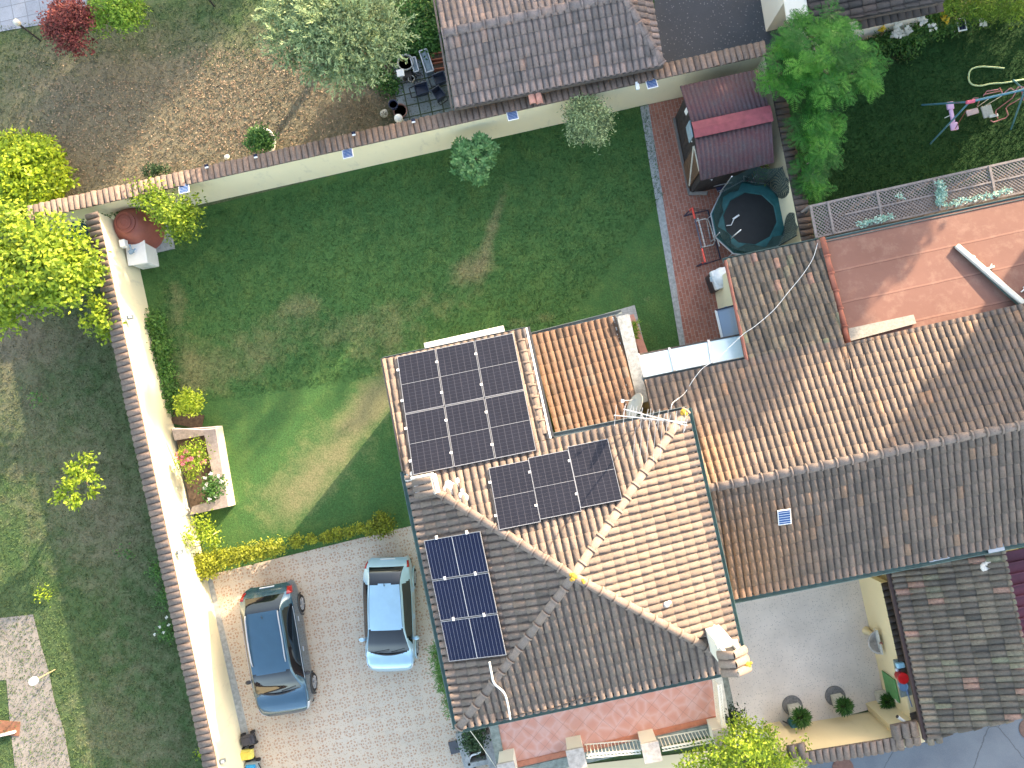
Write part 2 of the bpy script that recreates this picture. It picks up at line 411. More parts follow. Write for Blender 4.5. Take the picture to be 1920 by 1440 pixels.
def mk_balc():
    n = NT('pink_marbled_tile')
    v = n.rot(-A0 + PI/4 + .1, 1.0)
    d = n.voro(2.7, 'DISTANCE_TO_EDGE', vec=n.mix(.06, v, n.noise(4, 3, out='Color')), rnd=.75)
    k = n.ramp(d, [(.0, (.58,.36,.31)), (.16, (.55,.295,.235)), (.3, (.53,.26,.2))])
    col = n.mix(n.ramp(n.noise(3, 4), [(.3, 0.0), (.7, .35)]), k, (.56,.24,.15))
    x, y, _ = n.sep(n.rot(-A0 + PI/4 + .1, 1/.47))
    g = n.m('MAXIMUM', n.m('GREATER_THAN', n.m('FRACT', x), .97), n.m('GREATER_THAN', n.m('FRACT', y), .97))
    col = n.mix(n.m('MULTIPLY', g, .45), col, (.2,.12,.11))
    return n.fin(col, .45, 0, .4)
BALC = mk_balc()

# ------------------------------------------------------------------ ground sheets (the setting)
def dry_lit_at(u, v, blobs):
    s = 0.0
    for (a, b, ru, rv, k, an) in blobs:
        c, d = math.cos(an), math.sin(an); x = u - a; y = v - b
        X = (x*c + y*d)/ru; Y = (-x*d + y*c)/rv
        s += k*math.exp(-(X*X + Y*Y))
    return s
LB = [(925,420,14,80,.75,.28),(885,500,48,32,.8,-.3),(560,575,55,30,.6,-.4),(640,610,120,30,.3,-.3),(480,660,60,60,.35,0),(370,700,60,50,.55,0),(700,640,90,40,.35,-.2),
      (650,780,130,50,.2,-.7),(560,900,80,60,.2,-.6),(640,860,80,60,.2,-.5),(490,960,60,60,.2,0),(700,760,60,30,.5,-.7),(1210,560,12,10,.6,0),(1000,600,110,14,.45,-.22),(330,560,30,60,.4,0),
      (520,330,260,10,.45,-.22),(800,900,60,50,.2,0),(340,640,18,120,.2,-.2),(820,560,120,40,.15,0),(500,900,200,120,.12,0),(560,800,260,200,.12,0),(640,840,190,28,.35,-.9),(560,930,60,50,.2,0),(720,720,60,40,.3,-.7),(480,850,50,45,-.35,0),(800,590,160,50,.2,-.2),(420,640,120,90,.15,0)]  # several of these blobs paint the yellow sunlit band into the lawn
YB = [(150,200,240,170,.75,0),(420,230,200,140,.85,0),(620,220,120,100,.7,0),(180,330,160,60,.8,0),(640,130,160,120,.5,0),(60,620,160,70,.5,0),(260,620,40,120,.35,0),(150,820,150,150,.35,0),
      (200,1000,120,120,.45,0),(260,1200,70,90,.2,0),(200,1330,80,100,.25,0),(330,1300,60,120,.15,0),(20,700,60,200,.35,0),(280,1400,120,60,.3,0)]
def grid_sheet(name, pts, z, mt, blobs, step=.22):
    q = [P(u, v, z) for u, v in pts]
    x0, x1 = min(p.x for p in q), max(p.x for p in q); y0, y1 = min(p.y for p in q), max(p.y for p in q)
    nx = int((x1-x0)/step)+1; ny = int((y1-y0)/step)+1
    mb = MB(); vs = [(x0+(x1-x0)*i/nx, y0+(y1-y0)*j/ny, z) for j in range(ny+1) for i in range(nx+1)]
    mb.add(vs, [(j*(nx+1)+i, j*(nx+1)+i+1, (j+1)*(nx+1)+i+1, (j+1)*(nx+1)+i) for j in range(ny) for i in range(nx)])
    n = len(q); ar = sum(q[i].x*q[(i+1)%n].y-q[(i+1)%n].x*q[i].y for i in range(n))
    if ar < 0: q = q[::-1]
    clip = [(q[i], (q[(i+1)%n]-q[i]).cross(EZ)) for i in range(n)]
    o = mb.build(name, mt, clip=clip); me = o.data
    at = me.attributes.new('dry_lit', 'FLOAT', 'POINT')
    at.data.foreach_set('value', np.array([dry_lit_at(*PX(v.co), blobs) for v in me.vertices], dtype=np.float32))
    return tag(o, kind='structure')
def PX(co):
    d = CQ.inverted() @ (Vector(co) - Vector((0, 0, CAMZ)))
    return (960 + FPX*d.x/-d.z, 720 - FPX*d.y/-d.z)

big = MB(); big.add([(-900,-900,-.02),(900,-900,-.02),(900,900,-.02),(-900,900,-.02)], [(0,1,2,3)])
struct('ground', big, YARD)
grid_sheet('yard_ground', [(-120,-120),(860,-120),(900,200),(-20,470),(160,430),(400,1560),(-120,1560)] if 0 else [(-160,-160),(900,-160),(470,1600),(-160,1600)], 0.0, YARD, YB, .3)
grid_sheet('lawn', [(120,440),(1300,170),(1330,700),(1150,990),(400,1090),(300,760)] if 0 else [(230,425),(1215,185),(1300,640),(1230,960),(395,1090)], .012, LAWN, LB, .2)
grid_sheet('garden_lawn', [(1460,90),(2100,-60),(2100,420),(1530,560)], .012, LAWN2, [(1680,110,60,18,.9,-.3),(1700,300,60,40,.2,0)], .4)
sheet('driveway', [(392,1078),(745,992),(800,980),(960,1500),(470,1500)], .02, DRIVE)
sheet('driveway_edge', [(384,1078),(396,1076),(496,1500),(480,1500)], .024, CONC)
sheet('path', [(1216,196),(1300,178),(1420,720),(1300,745)], .024, BRICKP)
sheet('kerb_strip', [(1200,200),(1217,196),(1302,700),(1283,700)], .02, CONC)
sheet('path_far', [(1298,178),(1404,150),(1468,500),(1370,520)], .022, BRICKP)
sheet('patio_strip', [(1050,612),(1190,572),(1222,700),(1180,720),(1165,600)], .028, CONC)
sheet('courtyard', [(1330,1090),(1605,1040),(1660,1322),(1380,1400)], .02, COURT)
sheet('courtyard_border', [(1352,1268),(1364,1265),(1378,1330),(1366,1333)], .026, CONC2)
sheet('road', [(1330,1440),(1400,1460),(2400,1180),(2400,1900),(1000,1900),(1000,1480),(1180,1440)], .016, ASPH)
sheet('neighbour_yard', [(1225,-120),(1475,-120),(1490,60),(1400,128),(1230,165)], .014, TAR)
sheet('garden_path', [(-120,1172),(62,1152),(74,1200),(92,1260),(100,1305),(120,1370),(136,1460),(150,1600),(40,1600),(28,1440),(18,1350),(12,1275),(-120,1280)], .02, CPATH)
sheet('pavement', [(-120,-60),(180,-120),(160,28),(78,46),(-120,80)], .02, PAVE2)
sheet('slab_patio', [(738,120),(850,96),(868,220),(745,232)], .022, SLABS)
sheet('side_yard', [(950,1450),(1350,1405),(1350,1500),(950,1600)], .022, CREAM2)

# ------------------------------------------------------------------ roof tiles
def frame_of(poly):
    a, n = plane3(poly[0], poly[1], poly[2])
    e = EZ.cross(n)
    if e.length < 1e-4: e = EX.copy()
    e.normalize(); up = n.cross(e)
    if up.z < 0: e = -e; up = -up
    return a, n, e, up
def arc_tile(mb, o, e, up, n, x, y, L, r0, r1, h0, h1, seg=6, t=.5, inv=False, sk=0):
    vs = []
    for (yy, r, h) in ((y, r0, h0), (y+L, r1, h1)):
        for k in range(seg+1):
            a = PI*k/seg; cx = -math.cos(a)*r; cz = math.sin(a)*r*.78
            if inv: cz = -cz*.25
            vs.append(o + e*(x+cx+sk*(yy-y)) + up*yy + n*(h+cz))
    fs = [(k, k+1, seg+2+k, seg+1+k) for k in range(seg)]
    if inv: pass
    else: # rim at the lower end
        b = len(vs)
        for k in range(seg+1):
            a = PI*k/seg; vs.append(o + e*(x - math.cos(a)*r0*.84) + up*(y+.004) + n*(h0+math.sin(a)*r0*.62-.004))
        fs += [(b+k, b+k+1, k+1, k) for k in range(seg)]
    mb.add(vs, fs, t)
def tile_field(name, poly, mt, parent, pitch=.205, course=.345, lift=.05, seed=1, deck=.14, cut=True, pl=None, tb=0.0):
    poly = [Vector(p) for p in poly]
    if pl is None: pl = plane3(poly[0], poly[1], poly[2])
    a, n = pl; e = EZ.cross(n).normalized(); up = n.cross(e)
    if up.z < 0: e = -e; up = -up
    A = [(p-a).dot(e) for p in poly]; B = [(p-a).dot(up) for p in poly]
    mb = MB(); b0 = math.floor(min(B)/course)*course; a0 = math.floor(min(A)/pitch)*pitch
    ia = int(round(a0/pitch)); jb = int(round(b0/course))
    nc = int((max(A)-a0)/pitch)+2; nr = int((max(B)-b0)/course)+2
    for i in range(nc):
        R = random.Random(seed*7919 + (i+ia)*104729); colt = R.gauss(0, .05); jx = R.uniform(-.006, .006)
        for j in range(nr):
            R = random.Random(seed*31 + (i+ia)*1009 + (j+jb)*7907)
            x = a0 + (i+.5)*pitch + jx + R.uniform(-.006,.006); y = b0 + j*course + R.uniform(-.012,.012) + jx
            t = min(max(.42 + tb + colt + R.gauss(0, .2), 0), 1)
            if R.random() < .035: t = 1.0
            h = lift + R.uniform(-.004,.006)
            arc_tile(mb, a, e, up, n, x, y, course+.05, pitch*.43, pitch*.35, h+.022, h-.012, 6, t, sk=R.uniform(-.015,.015))
            arc_tile(mb, a, e, up, n, x+pitch/2, y+.1, course+.02, pitch*.3, pitch*.3, h+.004, h-.012, 3, max(t+.05, 0), True)
    m = len(poly); ar = sum(poly[i].x*poly[(i+1)%m].y-poly[(i+1)%m].x*poly[i].y for i in range(m))
    q = poly if ar > 0 else poly[::-1]
    clip = [(q[i], (q[(i+1)%m]-q[i]).cross(EZ)) for i in range(m)]
    o = mb.build(name, mt, parent, smooth=True, clip=clip if cut else None)
    if deck:
        d = MB(); d.slab([p - EZ*.0 for p in q], deck); d.build('roof_deck', DECKM, parent)
    return o
DECKM = simple('roof_deck_mortar', (.1,.085,.075), .95, .4, 8)
def ridge(name, A, B, mt, parent, r=.125, seg=.4, lift=.06, seed=3, tlo=.4):
    R = random.Random(seed); A = Vector(A); B = Vector(B); d = B-A; L = d.length; d /= L
    side = d.cross(EZ).normalized(); n = side.cross(d).normalized()
    if n.z < 0: n = -n
    mb = MB(); k = max(int(L/seg), 1); sg = L/k
    for i in range(k):
        arc_tile(mb, A, side, d, n, R.uniform(-.008,.008), i*sg, sg+.05, r, r*.84, lift, lift-.015, 8, min(max(tlo+R.gauss(0,.15),0),1))
        arc_tile(mb, A, side, d, n, 0, i*sg-.012, .05, r*1.13, r*1.1, lift+.012, lift+.01, 8, min(max(tlo+.1+R.gauss(0,.15),0),1))
    o = mb.build(name, mt, parent, smooth=True)
    return o
def gutter(mb, A, B, w_=.1):
    A = Vector(A); B = Vector(B); d = (B-A).normalized(); s_ = d.cross(EZ).normalized()
    pr = [(-.5, 0), (-.5,-.5), (0,-.75), (.5,-.5), (.5, 0), (.4, 0), (.4,-.4), (0,-.62), (-.4,-.4), (-.4, 0)]
    vs = [p + s_*(x*w_) + EZ*(z*w_*1.2) for p in (A, B) for x, z in pr]; m = len(pr)
    mb.add(vs, [(i, (i+1)%m, m+(i+1)%m, m+i) for i in range(m)] + [tuple(range(m)), tuple(range(2*m-1, m-1, -1))])
def inset(poly, d):
    c = sum((Vector(p) for p in poly), Vector((0,0,0)))/len(poly); out = []
    n = len(poly); q = [Vector(p) for p in poly]
    ar = sum(q[i].x*q[(i+1)%n].y-q[(i+1)%n].x*q[i].y for i in range(n)); sg = 1 if ar > 0 else -1
    for i in range(n):
        a = q[i-1]; b = q[i]; c2 = q[(i+1)%n]
        d1 = (b-a); d1.z = 0; d1.normalize(); d2 = (c2-b); d2.z = 0; d2.normalize()
        n1 = Vector((-d1.y, d1.x, 0))*sg; n2 = Vector((-d2.y, d2.x, 0))*sg
        m_ = (n1+n2); k = d/max(m_.dot(n1), .2); out.append(b + m_*k)
    return out
# ------------------------------------------------------------------ boundary walls with tiled tops
def cap_run(mb, A, B, out, z, wdt, pitch=.2, tilt=.12, seed=5, toff=0.0):
    R = random.Random(seed); A = Vector(A); B = Vector(B); A.z = B.z = z
    e = (B-A); L = e.length; e /= L; k = int(L/pitch)
    up = (-out*math.cos(tilt) + EZ*math.sin(tilt)); n = e.cross(up).normalized()
    if n.z < 0: n = -n
    for i in range(k):
        x = (i+.5)*L/k + R.uniform(-.008,.008)
        o = A + out*(wdt/2 + toff)
        arc_tile(mb, o, e, up, n, x, R.uniform(-.015,.015), wdt, pitch*.52, pitch*.47, R.uniform(0,.012)-.02, R.uniform(0,.012)-.03, 7, min(max(.45+R.gauss(0,.2),0),1), sk=R.uniform(-.03,.03))
    q = [A+out*(wdt/2-.04), B+out*(wdt/2-.04), B-out*(wdt/2-.04), A-out*(wdt/2-.04)]
    mb.slab([p + EZ*(-.03 + (.03 if j > 1 else -.03)) for j, p in enumerate(q)], .04, .1)
def bwall(name, label, Apx, Bpx, side, h, th, capw, mt, capmt, seed=5, over=.02, pitch=.2, runs=((0,1),)):
    A = P(*Apx, 0); B = P(*Bpx, 0); d = (B-A).normalized(); out = d.cross(EZ)*side
    t = thing(name, label, 'wall', (A+B)/2)
    mb = MB(); q = [A, B, B+out*th, A+out*th]
    n = max(int((B-A).length/1.5), 1)
    mb.prism(q, -.05, h); mb.build('wall_body', mt, t)
    if capmt:
        for f0, f1 in runs:
            c = MB(); a_ = A+out*(th/2+over); b_ = B+out*(th/2+over); cap_run(c, a_.lerp(b_, f0), a_.lerp(b_, f1), out, h+.09, capw, seed=seed, pitch=pitch)
            c.build('tile_capping', capmt, t, smooth=True)
    return t
bwall('garden_wall', 'long cream garden wall with grey tiled top running behind the lawn below the neighbour roof', (130,438), (1403,154), -1, 1.95, .26, .5, CREAM, T_CAP, 5)
bwall('garden_wall', 'brightly sunlit cream wall with tiled top along the left side of the lawn and driveway', (246,427), (530,1732), 1, 1.95, .26, .46, CREAM, T_CAP, 6, pitch=.21)
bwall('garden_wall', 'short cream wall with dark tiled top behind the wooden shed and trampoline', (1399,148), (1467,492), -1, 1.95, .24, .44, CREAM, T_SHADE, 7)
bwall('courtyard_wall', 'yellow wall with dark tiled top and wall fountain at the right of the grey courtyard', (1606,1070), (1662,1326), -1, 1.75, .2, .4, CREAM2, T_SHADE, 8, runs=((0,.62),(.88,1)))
bwall('courtyard_wall', 'yellow street wall with ribbed tile top at the foot of the grey courtyard', (1462,1362), (1636,1334), 1, 1.88, .22, .44, CREAM2, T_CAP, 9)
t = thing('gate_pier', 'yellow corner pier with a little tile hood where the two courtyard walls meet', 'pier', P(1645,1330,0))
q = [P(1622,1318,0),P(1662,1307,0),P(1674,1340,0),P(1636,1351,0)]
m = MB(); m.prism(q, -.04, 2.0); m.build('pier_body', CREAM2, t)
m = MB(); cap_run(m, P(1672,1372,2.15), P(1722,1362,2.15), -EY, 2.15, .5, pitch=.24, tilt=.2, seed=11); cap_run(m, P(1679,1394,2.05), P(1727,1384,2.05), -EY, 2.02, .34, pitch=.24, tilt=.35, seed=12); m.build('tile_hood', T_CAP, t, smooth=True)
t = thing('gate_pier', 'yellow pier beside the lime tree at the left end of the street wall', 'pier', P(1450,1370,0))
m = MB(); m.prism([P(1430,1358,0),P(1462,1352,0),P(1472,1384,0),P(1438,1390,0)], -.04, 1.98); m.build('pier_body', CREAM2, t)
m = MB(); cap_run(m, P(1478,1412,2.1), P(1512,1405,2.1), -EY, 2.08, .5, pitch=.2, seed=13); m.build('tile_hood', T_CAP, t, smooth=True)
t = thing('gate_pier', 'tall pale pier at the top edge beside the dark asphalt yard', 'pier', P(1460,30,0))
m = MB(); m.prism([P(1436,60,0),P(1476,50,0),P(1466,-20,0),P(1424,-12,0)], -.04, 2.3); m.build('pier_body', PALE, t)
m = MB(); m.prism([P(1476,40,2.35),P(1516,32,2.35),P(1504,-60,2.35),P(1462,-50,2.35)], 2.3, 2.36); m.build('pier_top', PALE, t)

# ------------------------------------------------------------------ main house
house = thing('family_house', 'house with square hipped roof, three solar arrays and a pink balcony', 'house', P(1100,1050,0))
ZE, ZA = 5.0, 6.1
hTL = P(758,884,ZE); hTR = P(1288,766,ZE); hBR = P(1396,1251,ZE); hBL = P(858,1366,ZE); hA = P(1075,1079,ZA)
plN = plane3(hTL, hTR, hA); plE = plane3(hTR, hBR, hA); plS = plane3(hBR, hBL, hA); plW = plane3(hBL, hTL, hA)
tile_field('roof_face', [hTL, hTR, hA], T_MAIN, house, seed=21, pl=plN)
tile_field('roof_face', [hTR, hBR, hA], T_MAIN, house, seed=22, pl=plE)
tile_field('roof_face', [hBR, hBL, hA], T_MAIN, house, seed=23, pl=plS, tb=.05)
tile_field('roof_face', [hBL, hTL, hA], T_MAIN, house, seed=24, pl=plW, tb=.05)
for i, c in enumerate((hTL, hTR, hBR, hBL)):
    ridge('hip_ridge', c + (hA-c)*(.1 if i == 0 else .015 if i != 2 else .16), hA + EZ*.02, T_RIDGE, house, seed=30+i, tlo=.62)
x1 = PP(718,673,plN); x2 = PP(986,616,plN); x3 = PP(1031,822,plN); x4 = hTL
tile_field('roof_face', [hTL, x3, x2, x1], T_MAIN, house, seed=21, pl=plN)
ridge('verge_tiles', PP(978,640,plN)+Vector((0,0,0)), PP(1020,812,plN), T_MAIN, house, r=.11, seg=.36, seed=44, lift=.07, tlo=.6)
m = MB(); m.prism([p for p in inset([hTL,hTR,hBR,hBL], .5)], -.05, 4.86); m.build('wall', CREAM, house)
m = MB(); m.prism([p for p in inset([x1, x2, PP(1052,905,plN), PP(775,960,plN)], .35)], -.05, 3.98); m.build('extension_wall', CREAM, house)
m = MB()
for a, b, o in ((hTR,hBR,EX),(hBL,hTL,-EX),(hBR,hBL,-EY)): gutter(m, a + o*.06 + EZ*.05, b + o*.06 + EZ*.05, .11)
m.build('gutter', TEAL, house)
m = MB(); gutter(m, x3 + (x3-x2)*-.02 + EZ*0, hTR + EZ*.03, .14); gutter(m, x1 - EY*.0 + EZ*.02, x2 + EZ*.02, .1); m.build('gutter', GREYG, house)
m = MB(); m.bar(x2 + EX*.09 + EZ*.05, x3 + EX*.09 + EZ*.05, .07, .16); m.build('verge_flashing', DARKM, house)
m = MB(); m.bar(x2 + EX*.02 + EZ*.12, x3 + EX*.02 + EZ*.12, .05, .05); m.build('verge_trim', WHITEP, house)
m = MB(); m.bar(x1 + EZ*.05 - EX*.03, hTL + EZ*.05 - EX*.03, .04, .14); m.build('verge_trim', DARKM, house)
# mortar and lichen on the hips
LICH = simple('orange_lichen', (.5,.3,.04), .95, .4, 20, bump=.5)
MORT = simple('white_mortar', (.62,.58,.52), .95, .25, 12, bump=.6)
def lumps(name, mt, parent, spots, seed, s=.05):
    R = random.Random(seed); m = MB()
    for c, n_, sp, r in spots:
        for i in range(n_):
            m.ball(Vector(c) + Vector((R.gauss(0,sp*.5), R.gauss(0,sp*.5), R.gauss(0,.008))), r*R.uniform(.7,1.5), .3, 8, 5)
    return m.build(name, mt, parent, smooth=True)
lumps('lichen', LICH, house, [(hA+EZ*.19, 12, .09, .045), (hTR+Vector((-.12,-.1,.2)), 9, .05, .05), (hA+Vector((.25,-.12,.12)), 6, .08, .03)], 3)
# chimneys
def chimney(label, cu, cv, ztop, zb, sx, sy, mt):
    c = P(cu, cv, ztop); t = thing('chimney', label, 'chimney', (c.x, c.y, zb)); 
    M = Matrix.Rotation(A0, 3, 'Z'); m = MB(); m.box((c.x, c.y, (zb+ztop)/2-.1), (sx, sy, ztop-zb-.2), rz=A0); m.build('shaft', mt, t, bevel=.015)
    return t, c, M
t, c, M = chimney('low chimney with barrel tile hood at the corner below the big solar array', 795, 914, 5.72, 5.0, .5, .52, MORT); t.parent = None
m = MB()
for k in (-1, 0, 1):
    o = c + EY*(k*.17) + EX*(-.3) + EZ*.0
    arc_tile(m, o, EY, EX*.98+EZ*.15, (EZ*.98-EX*.15), 0, 0, .55, .09, .08, -.04, -.05, 7, .75)
m.build('tile_hood', T_MAIN, t, smooth=True)
m = MB(); m.bar(c + EX*-.33 + EY*.3 - EZ*.16, c + EX*.33 + EY*.3 + EZ*.0, .09, .12); m.bar(c + EX*.33 + EY*.3 , c + EX*.33 - EY*.22 - EZ*.1, .13, .14); m.bar(c + EX*-.2 + EY*.2 - EZ*.03, c + EX*-.2 - EY*.25 - EZ*.03, .16, .06); m.build('mortar_edge', MORT, t, bevel=.03)
g = c + Vector((0,0,-.6))
lumps('mortar_skirt', MORT, t, [(PP(843,915,plN)+EZ*.08, 16, .12, .09), (PP(868,930,plN)+EZ*.1, 12, .09, .08), (P(770,893,5.1), 10, .08, .09), (PP(860,905,plN)+EZ*.06, 10, .1, .06)], 9)
t, c, M = chimney('tall white chimney with tiled cowl at the bottom right corner of the hipped roof', 1368, 1231, 6.75, 4.95, .42, .62, PALE); t.parent = None
m = MB(); m.box(c + EZ*.02, (.56,.78,.1), rz=A0); m.build('crown_slab', STONEL, t, bevel=.02)
m = MB()
for k in (-.17, .17): m.box(c + EX*k + EZ*.2, (.09,.62,.3), rz=A0)
m.build('cowl_side', MORT, t, bevel=.02)
m = MB()
for s_ in (-1, 1):
    up = (-EX*s_*.85 + EZ*.5).normalized(); n = (EX*s_*.5 + EZ*.85).normalized()
    for k in (-1,0,1): arc_tile(m, c + EX*s_*.36 + EY*(k*.22) + EZ*.36, EY, up, n, 0, 0, .42, .11, .1, -.03, -.03, 7, .9)
m.build('tile_hood', T_RIDGE, t, smooth=True)
m = MB(); m.box(c + EZ*.2, (.22,.5,.28), rz=A0); m.build('flue_opening', DARKM, t)
lumps('lichen', LICH, t, [(c+Vector((.3,-.05,.42)), 9, .09, .05)], 5)
lumps('mortar_skirt', MORT, t, [(P(1332,1178,5.25), 12, .1, .06), (P(1322,1190,5.25), 8, .06, .05)], 6)
# awning box under the extension eave
m = MB(); m.bar(P(797,653,3.45), P(946,620,3.45), .3, .22); tag(m.build('awning_box', simple('white_awning_box', (.7,.68,.66), .5, .08), bevel=.02), 'long white awning cassette fixed under the eave above the lawn', 'awning')

# lower red-tiled extension
ext = thing('tiled_lean_to', 'low extension with orange rusty tiles between the big solar array and the grey coping', 'extension', P(1100,700,0))
ea = P(994,632,2.7); eb = P(1152,593,2.7); ec = P(1049,828,3.6); plR = plane3(ea, eb, ec)
tile_field('roof_face', [PP(994,629,plR), PP(1153,592,plR), PP(1198,775,plR), PP(1046,828,plR)], T_RED, ext, seed=51, pl=plR)
m = MB(); m.prism([P(1010,650,2.6),P(1150,612,2.6),P(1190,770,2.6),P(1050,820,2.6)], -.05, 2.5); m.build('wall', CREAM, ext)
m = MB(); gutter(m, PP(992,628,plR), PP(1166,584,plR), .13); m.build('gutter', GREYG, ext)
m = MB(); cp = [P(1157,594,3.1),P(1180,588,3.1),P(1217,752,3.1),P(1196,758,3.1)]; m.prism(cp, -.05, 3.1); m.build('coping_wall', CONC, ext)
lumps('mortar_fillet', MORT, ext, [(PP(1150+k*3.4,600+k*15,plR)+EZ*.06, 3, .05, .035) for k in range(10)], 15)
m = MB(); m.prism([P(1176,592,.5),P(1188,589,.5),P(1216,664,.5),P(1202,668,.5)], -.05, .5); tag(m.build('low_wall', simple('pink_tile_top', (.5,.24,.18), .8, .15)), 'low pink-topped wall strip beside the grey coping and small grass patch', 'wall')

# ------------------------------------------------------------------ long building on the right
lb = thing('long_house', 'long low house with a straight ridge and brown tiles filling the right side', 'house', P(1600,850,0))
ZR = 4.6
rA = P(1322,917,ZR); rB = P(2100,759,ZR); eA = P(1372,1123,3.7); eB = P(2100,980,3.7)
plS2 = plane3(eA, eB, rA); plN2 = plane3(rA, rB, P(1300,692,3.66))
Q = lambda u, v: PP(u, v, plN2)
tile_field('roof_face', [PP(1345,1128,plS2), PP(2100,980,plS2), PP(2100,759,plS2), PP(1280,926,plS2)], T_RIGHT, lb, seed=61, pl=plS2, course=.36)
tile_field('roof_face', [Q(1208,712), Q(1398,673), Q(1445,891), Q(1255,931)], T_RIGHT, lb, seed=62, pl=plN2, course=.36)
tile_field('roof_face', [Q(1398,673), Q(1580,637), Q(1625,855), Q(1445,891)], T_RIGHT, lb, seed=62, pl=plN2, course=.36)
tile_field('roof_face', [Q(1360,487), Q(1536,450), Q(1580,637), Q(1398,673)], T_DARK, lb, seed=62, pl=plN2, course=.36, tb=.05)
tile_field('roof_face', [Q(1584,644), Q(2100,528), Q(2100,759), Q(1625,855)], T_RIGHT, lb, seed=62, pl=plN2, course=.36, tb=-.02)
ridge('ridge_tiles', rA + (rA-rB)*.01 + EZ*.0, rB, T_RIDGE, lb, r=.14, seg=.42, seed=66, lift=.05, tlo=.7)
m = MB(); m.prism([P(1340,1080,3.5),P(2100,930,3.5),P(2100,560,3.4),P(1590,660,3.4),P(1420,700,3.4),P(1225,740,3.4)], -.05, 3.42); m.build('wall', CREAM2, lb)
m = MB(); m.prism([P(1376,500,2.6),P(1528,466,2.6),P(1580,660,2.6),P(1412,700,2.6)], -.05, 2.68); m.build('wall', CREAM, lb)
t1, t2, t3 = P(1541,455,2.95), P(2100,333,2.95), P(1588,640,3.42); plT = plane3(t1, t2, t3); T_ = lambda u, v: PP(u, v, plT)
m = MB(); m.slab([T_(1541,452), T_(2100,330), T_(2100,545), T_(1590,652)], .3); m.build('roof_terrace', MEMB, lb)
m = MB(); m.prism([P(1548,462,2.6),P(2100,344,2.6),P(2100,560,2.6),P(1595,650,2.6)], -.05, 2.63); m.build('wall', CREAM2, lb)
m = MB(); m.slab([T_(1590,616)+EZ*.03, T_(1712,590)+EZ*.03, T_(1715,607)+EZ*.1, T_(1592,640)+EZ*.1], .05); m.build('mortar_strip', simple('grey_mortar', (.27,.255,.22), .95, .25, 14, bump=.7), lb)
ridge('verge_tiles', T_(1589,648)+EZ*.05, T_(1541,450)+EZ*.05, simple('red_verge_tile', (.38,.13,.08), .8, .15, 8, tint=.3), lb, r=.095, seg=.55, seed=67, lift=.04)
m = MB(); gutter(m, eA + EZ*.04 - EX*.1 - EY*.07, eB + EZ*.04 - EY*.07, .14); gutter(m, Q(1357,488)+EZ*.0, Q(1537,450), .15); gutter(m, T_(1538,452)+EZ*.04, T_(2100,331)+EZ*.04, .12); m.build('gutter', TEAL, lb)
m = MB(); gutter(m, Q(1206,712)+EZ*.02, Q(1402,672)+EZ*.02, .13); m.build('gutter', GREYG, lb)
m = MB(); m.tube([Q(1359,490)+EZ*.08, Q(1399,676)+EZ*.08], .055, 8); m.build('copper_verge', COPPER, lb)
# sloping beam and bits on the terrace
t = thing('parapet_fin', 'pale sloping rail with thin upstand crossing the red roof terrace', 'rail', T_(1830,505))
a, b = T_(1789,462), T_(2010,665); 
m = MB(); m.bar(a+EZ*.12, b+EZ*.36, .16, .1); m.build('rail', simple('pale_rail', (.55,.53,.46), .6, .12), t, bevel=.03)
m = MB(); m.add([a+EX*.03, b+EX*.03, b+EX*.03+EZ*.32, a+EX*.03+EZ*.08, a-EX*.03, b-EX*.03, b-EX*.03+EZ*.32, a-EX*.03+EZ*.08], [(0,1,2,3),(7,6,5,4),(0,4,5,1),(3,2,6,7),(0,3,7,4),(1,5,6,2)]); m.build('upstand', TEAL, t)
m = MB(); m.bar(T_(1846,505)+EZ*.05, T_(1862,500)+EZ*.05, .07, .05); m.bar(T_(1848,512)+EZ*.09, T_(1856,496)+EZ*.09, .03, .03); tag(m.build('roof_debris', STONEL), 'small broken bracket lying on the sunlit red terrace', 'debris')
m = MB(); m.ball(T_(1822,484)+EZ*.05, .09, .6, 8, 5); m.box(T_(1826,489)+EZ*.05, (.12,.08,.08)); tag(m.build('stone_lump', STONEL, smooth=True), 'pale lump of mortar beside the rail on the red terrace', 'stone')
m = MB(); m.bar(T_(1917,538)+EZ*.06, T_(1926,552)+EZ*.06, .05, .04); m.bar(T_(1912,548)+EZ*.06, T_(1924,538)+EZ*.06, .03, .03); tag(m.build('roof_debris', WHITEP), 'small white clip lying near the right edge of the terrace', 'debris')

# ------------------------------------------------------------------ neighbours' roofs
nb = thing('neighbour_house', 'neighbour house with pinkish grey tiled roof at the top of the photo', 'house', P(1000,60,0))
na, nb2 = P(852,203,2.45), P(1243,123,2.45); nr = P(829,64,3.12); nr2 = P(1168,-8,3.12); plA = plane3(na, nb2, nr); plB = plane3(nr, nr2, P(805,-50,2.6))
tile_field('roof_face', [PP(852,205,plA), PP(1244,124,plA), PP(1168,-8,plA), PP(829,64,plA)], T_PINK, nb, pitch=.21, seed=71, pl=plA)
tile_field('roof_face', [PP(829,64,plB), PP(1168,-8,plB), PP(1140,-160,plB), PP(800,-90,plB)], T_PINK, nb, pitch=.21, seed=72, pl=plB)
plC = plane3(nb2, P(1205,-60,2.45), nr2)
tile_field('roof_face', [PP(1244,124,plC), PP(1212,-60,plC), PP(1168,-8,plC)], T_PINK, nb, pitch=.21, seed=73, pl=plC, tb=.2)
ridge('ridge_tiles', nr, nr2, T_PINK, nb, r=.15, seg=.42, seed=74, lift=.05, tlo=.6)
ridge('hip_ridge', PP(1241,120,plA), nr2, T_PINK, nb, r=.13, seg=.4, seed=75, lift=.05, tlo=.7)
m = MB(); m.prism([P(868,196,2.3),P(1232,120,2.3),P(1200,-90,2.3),P(820,-60,2.3)], -.05, 2.33); m.build('wall', PALE, nb)
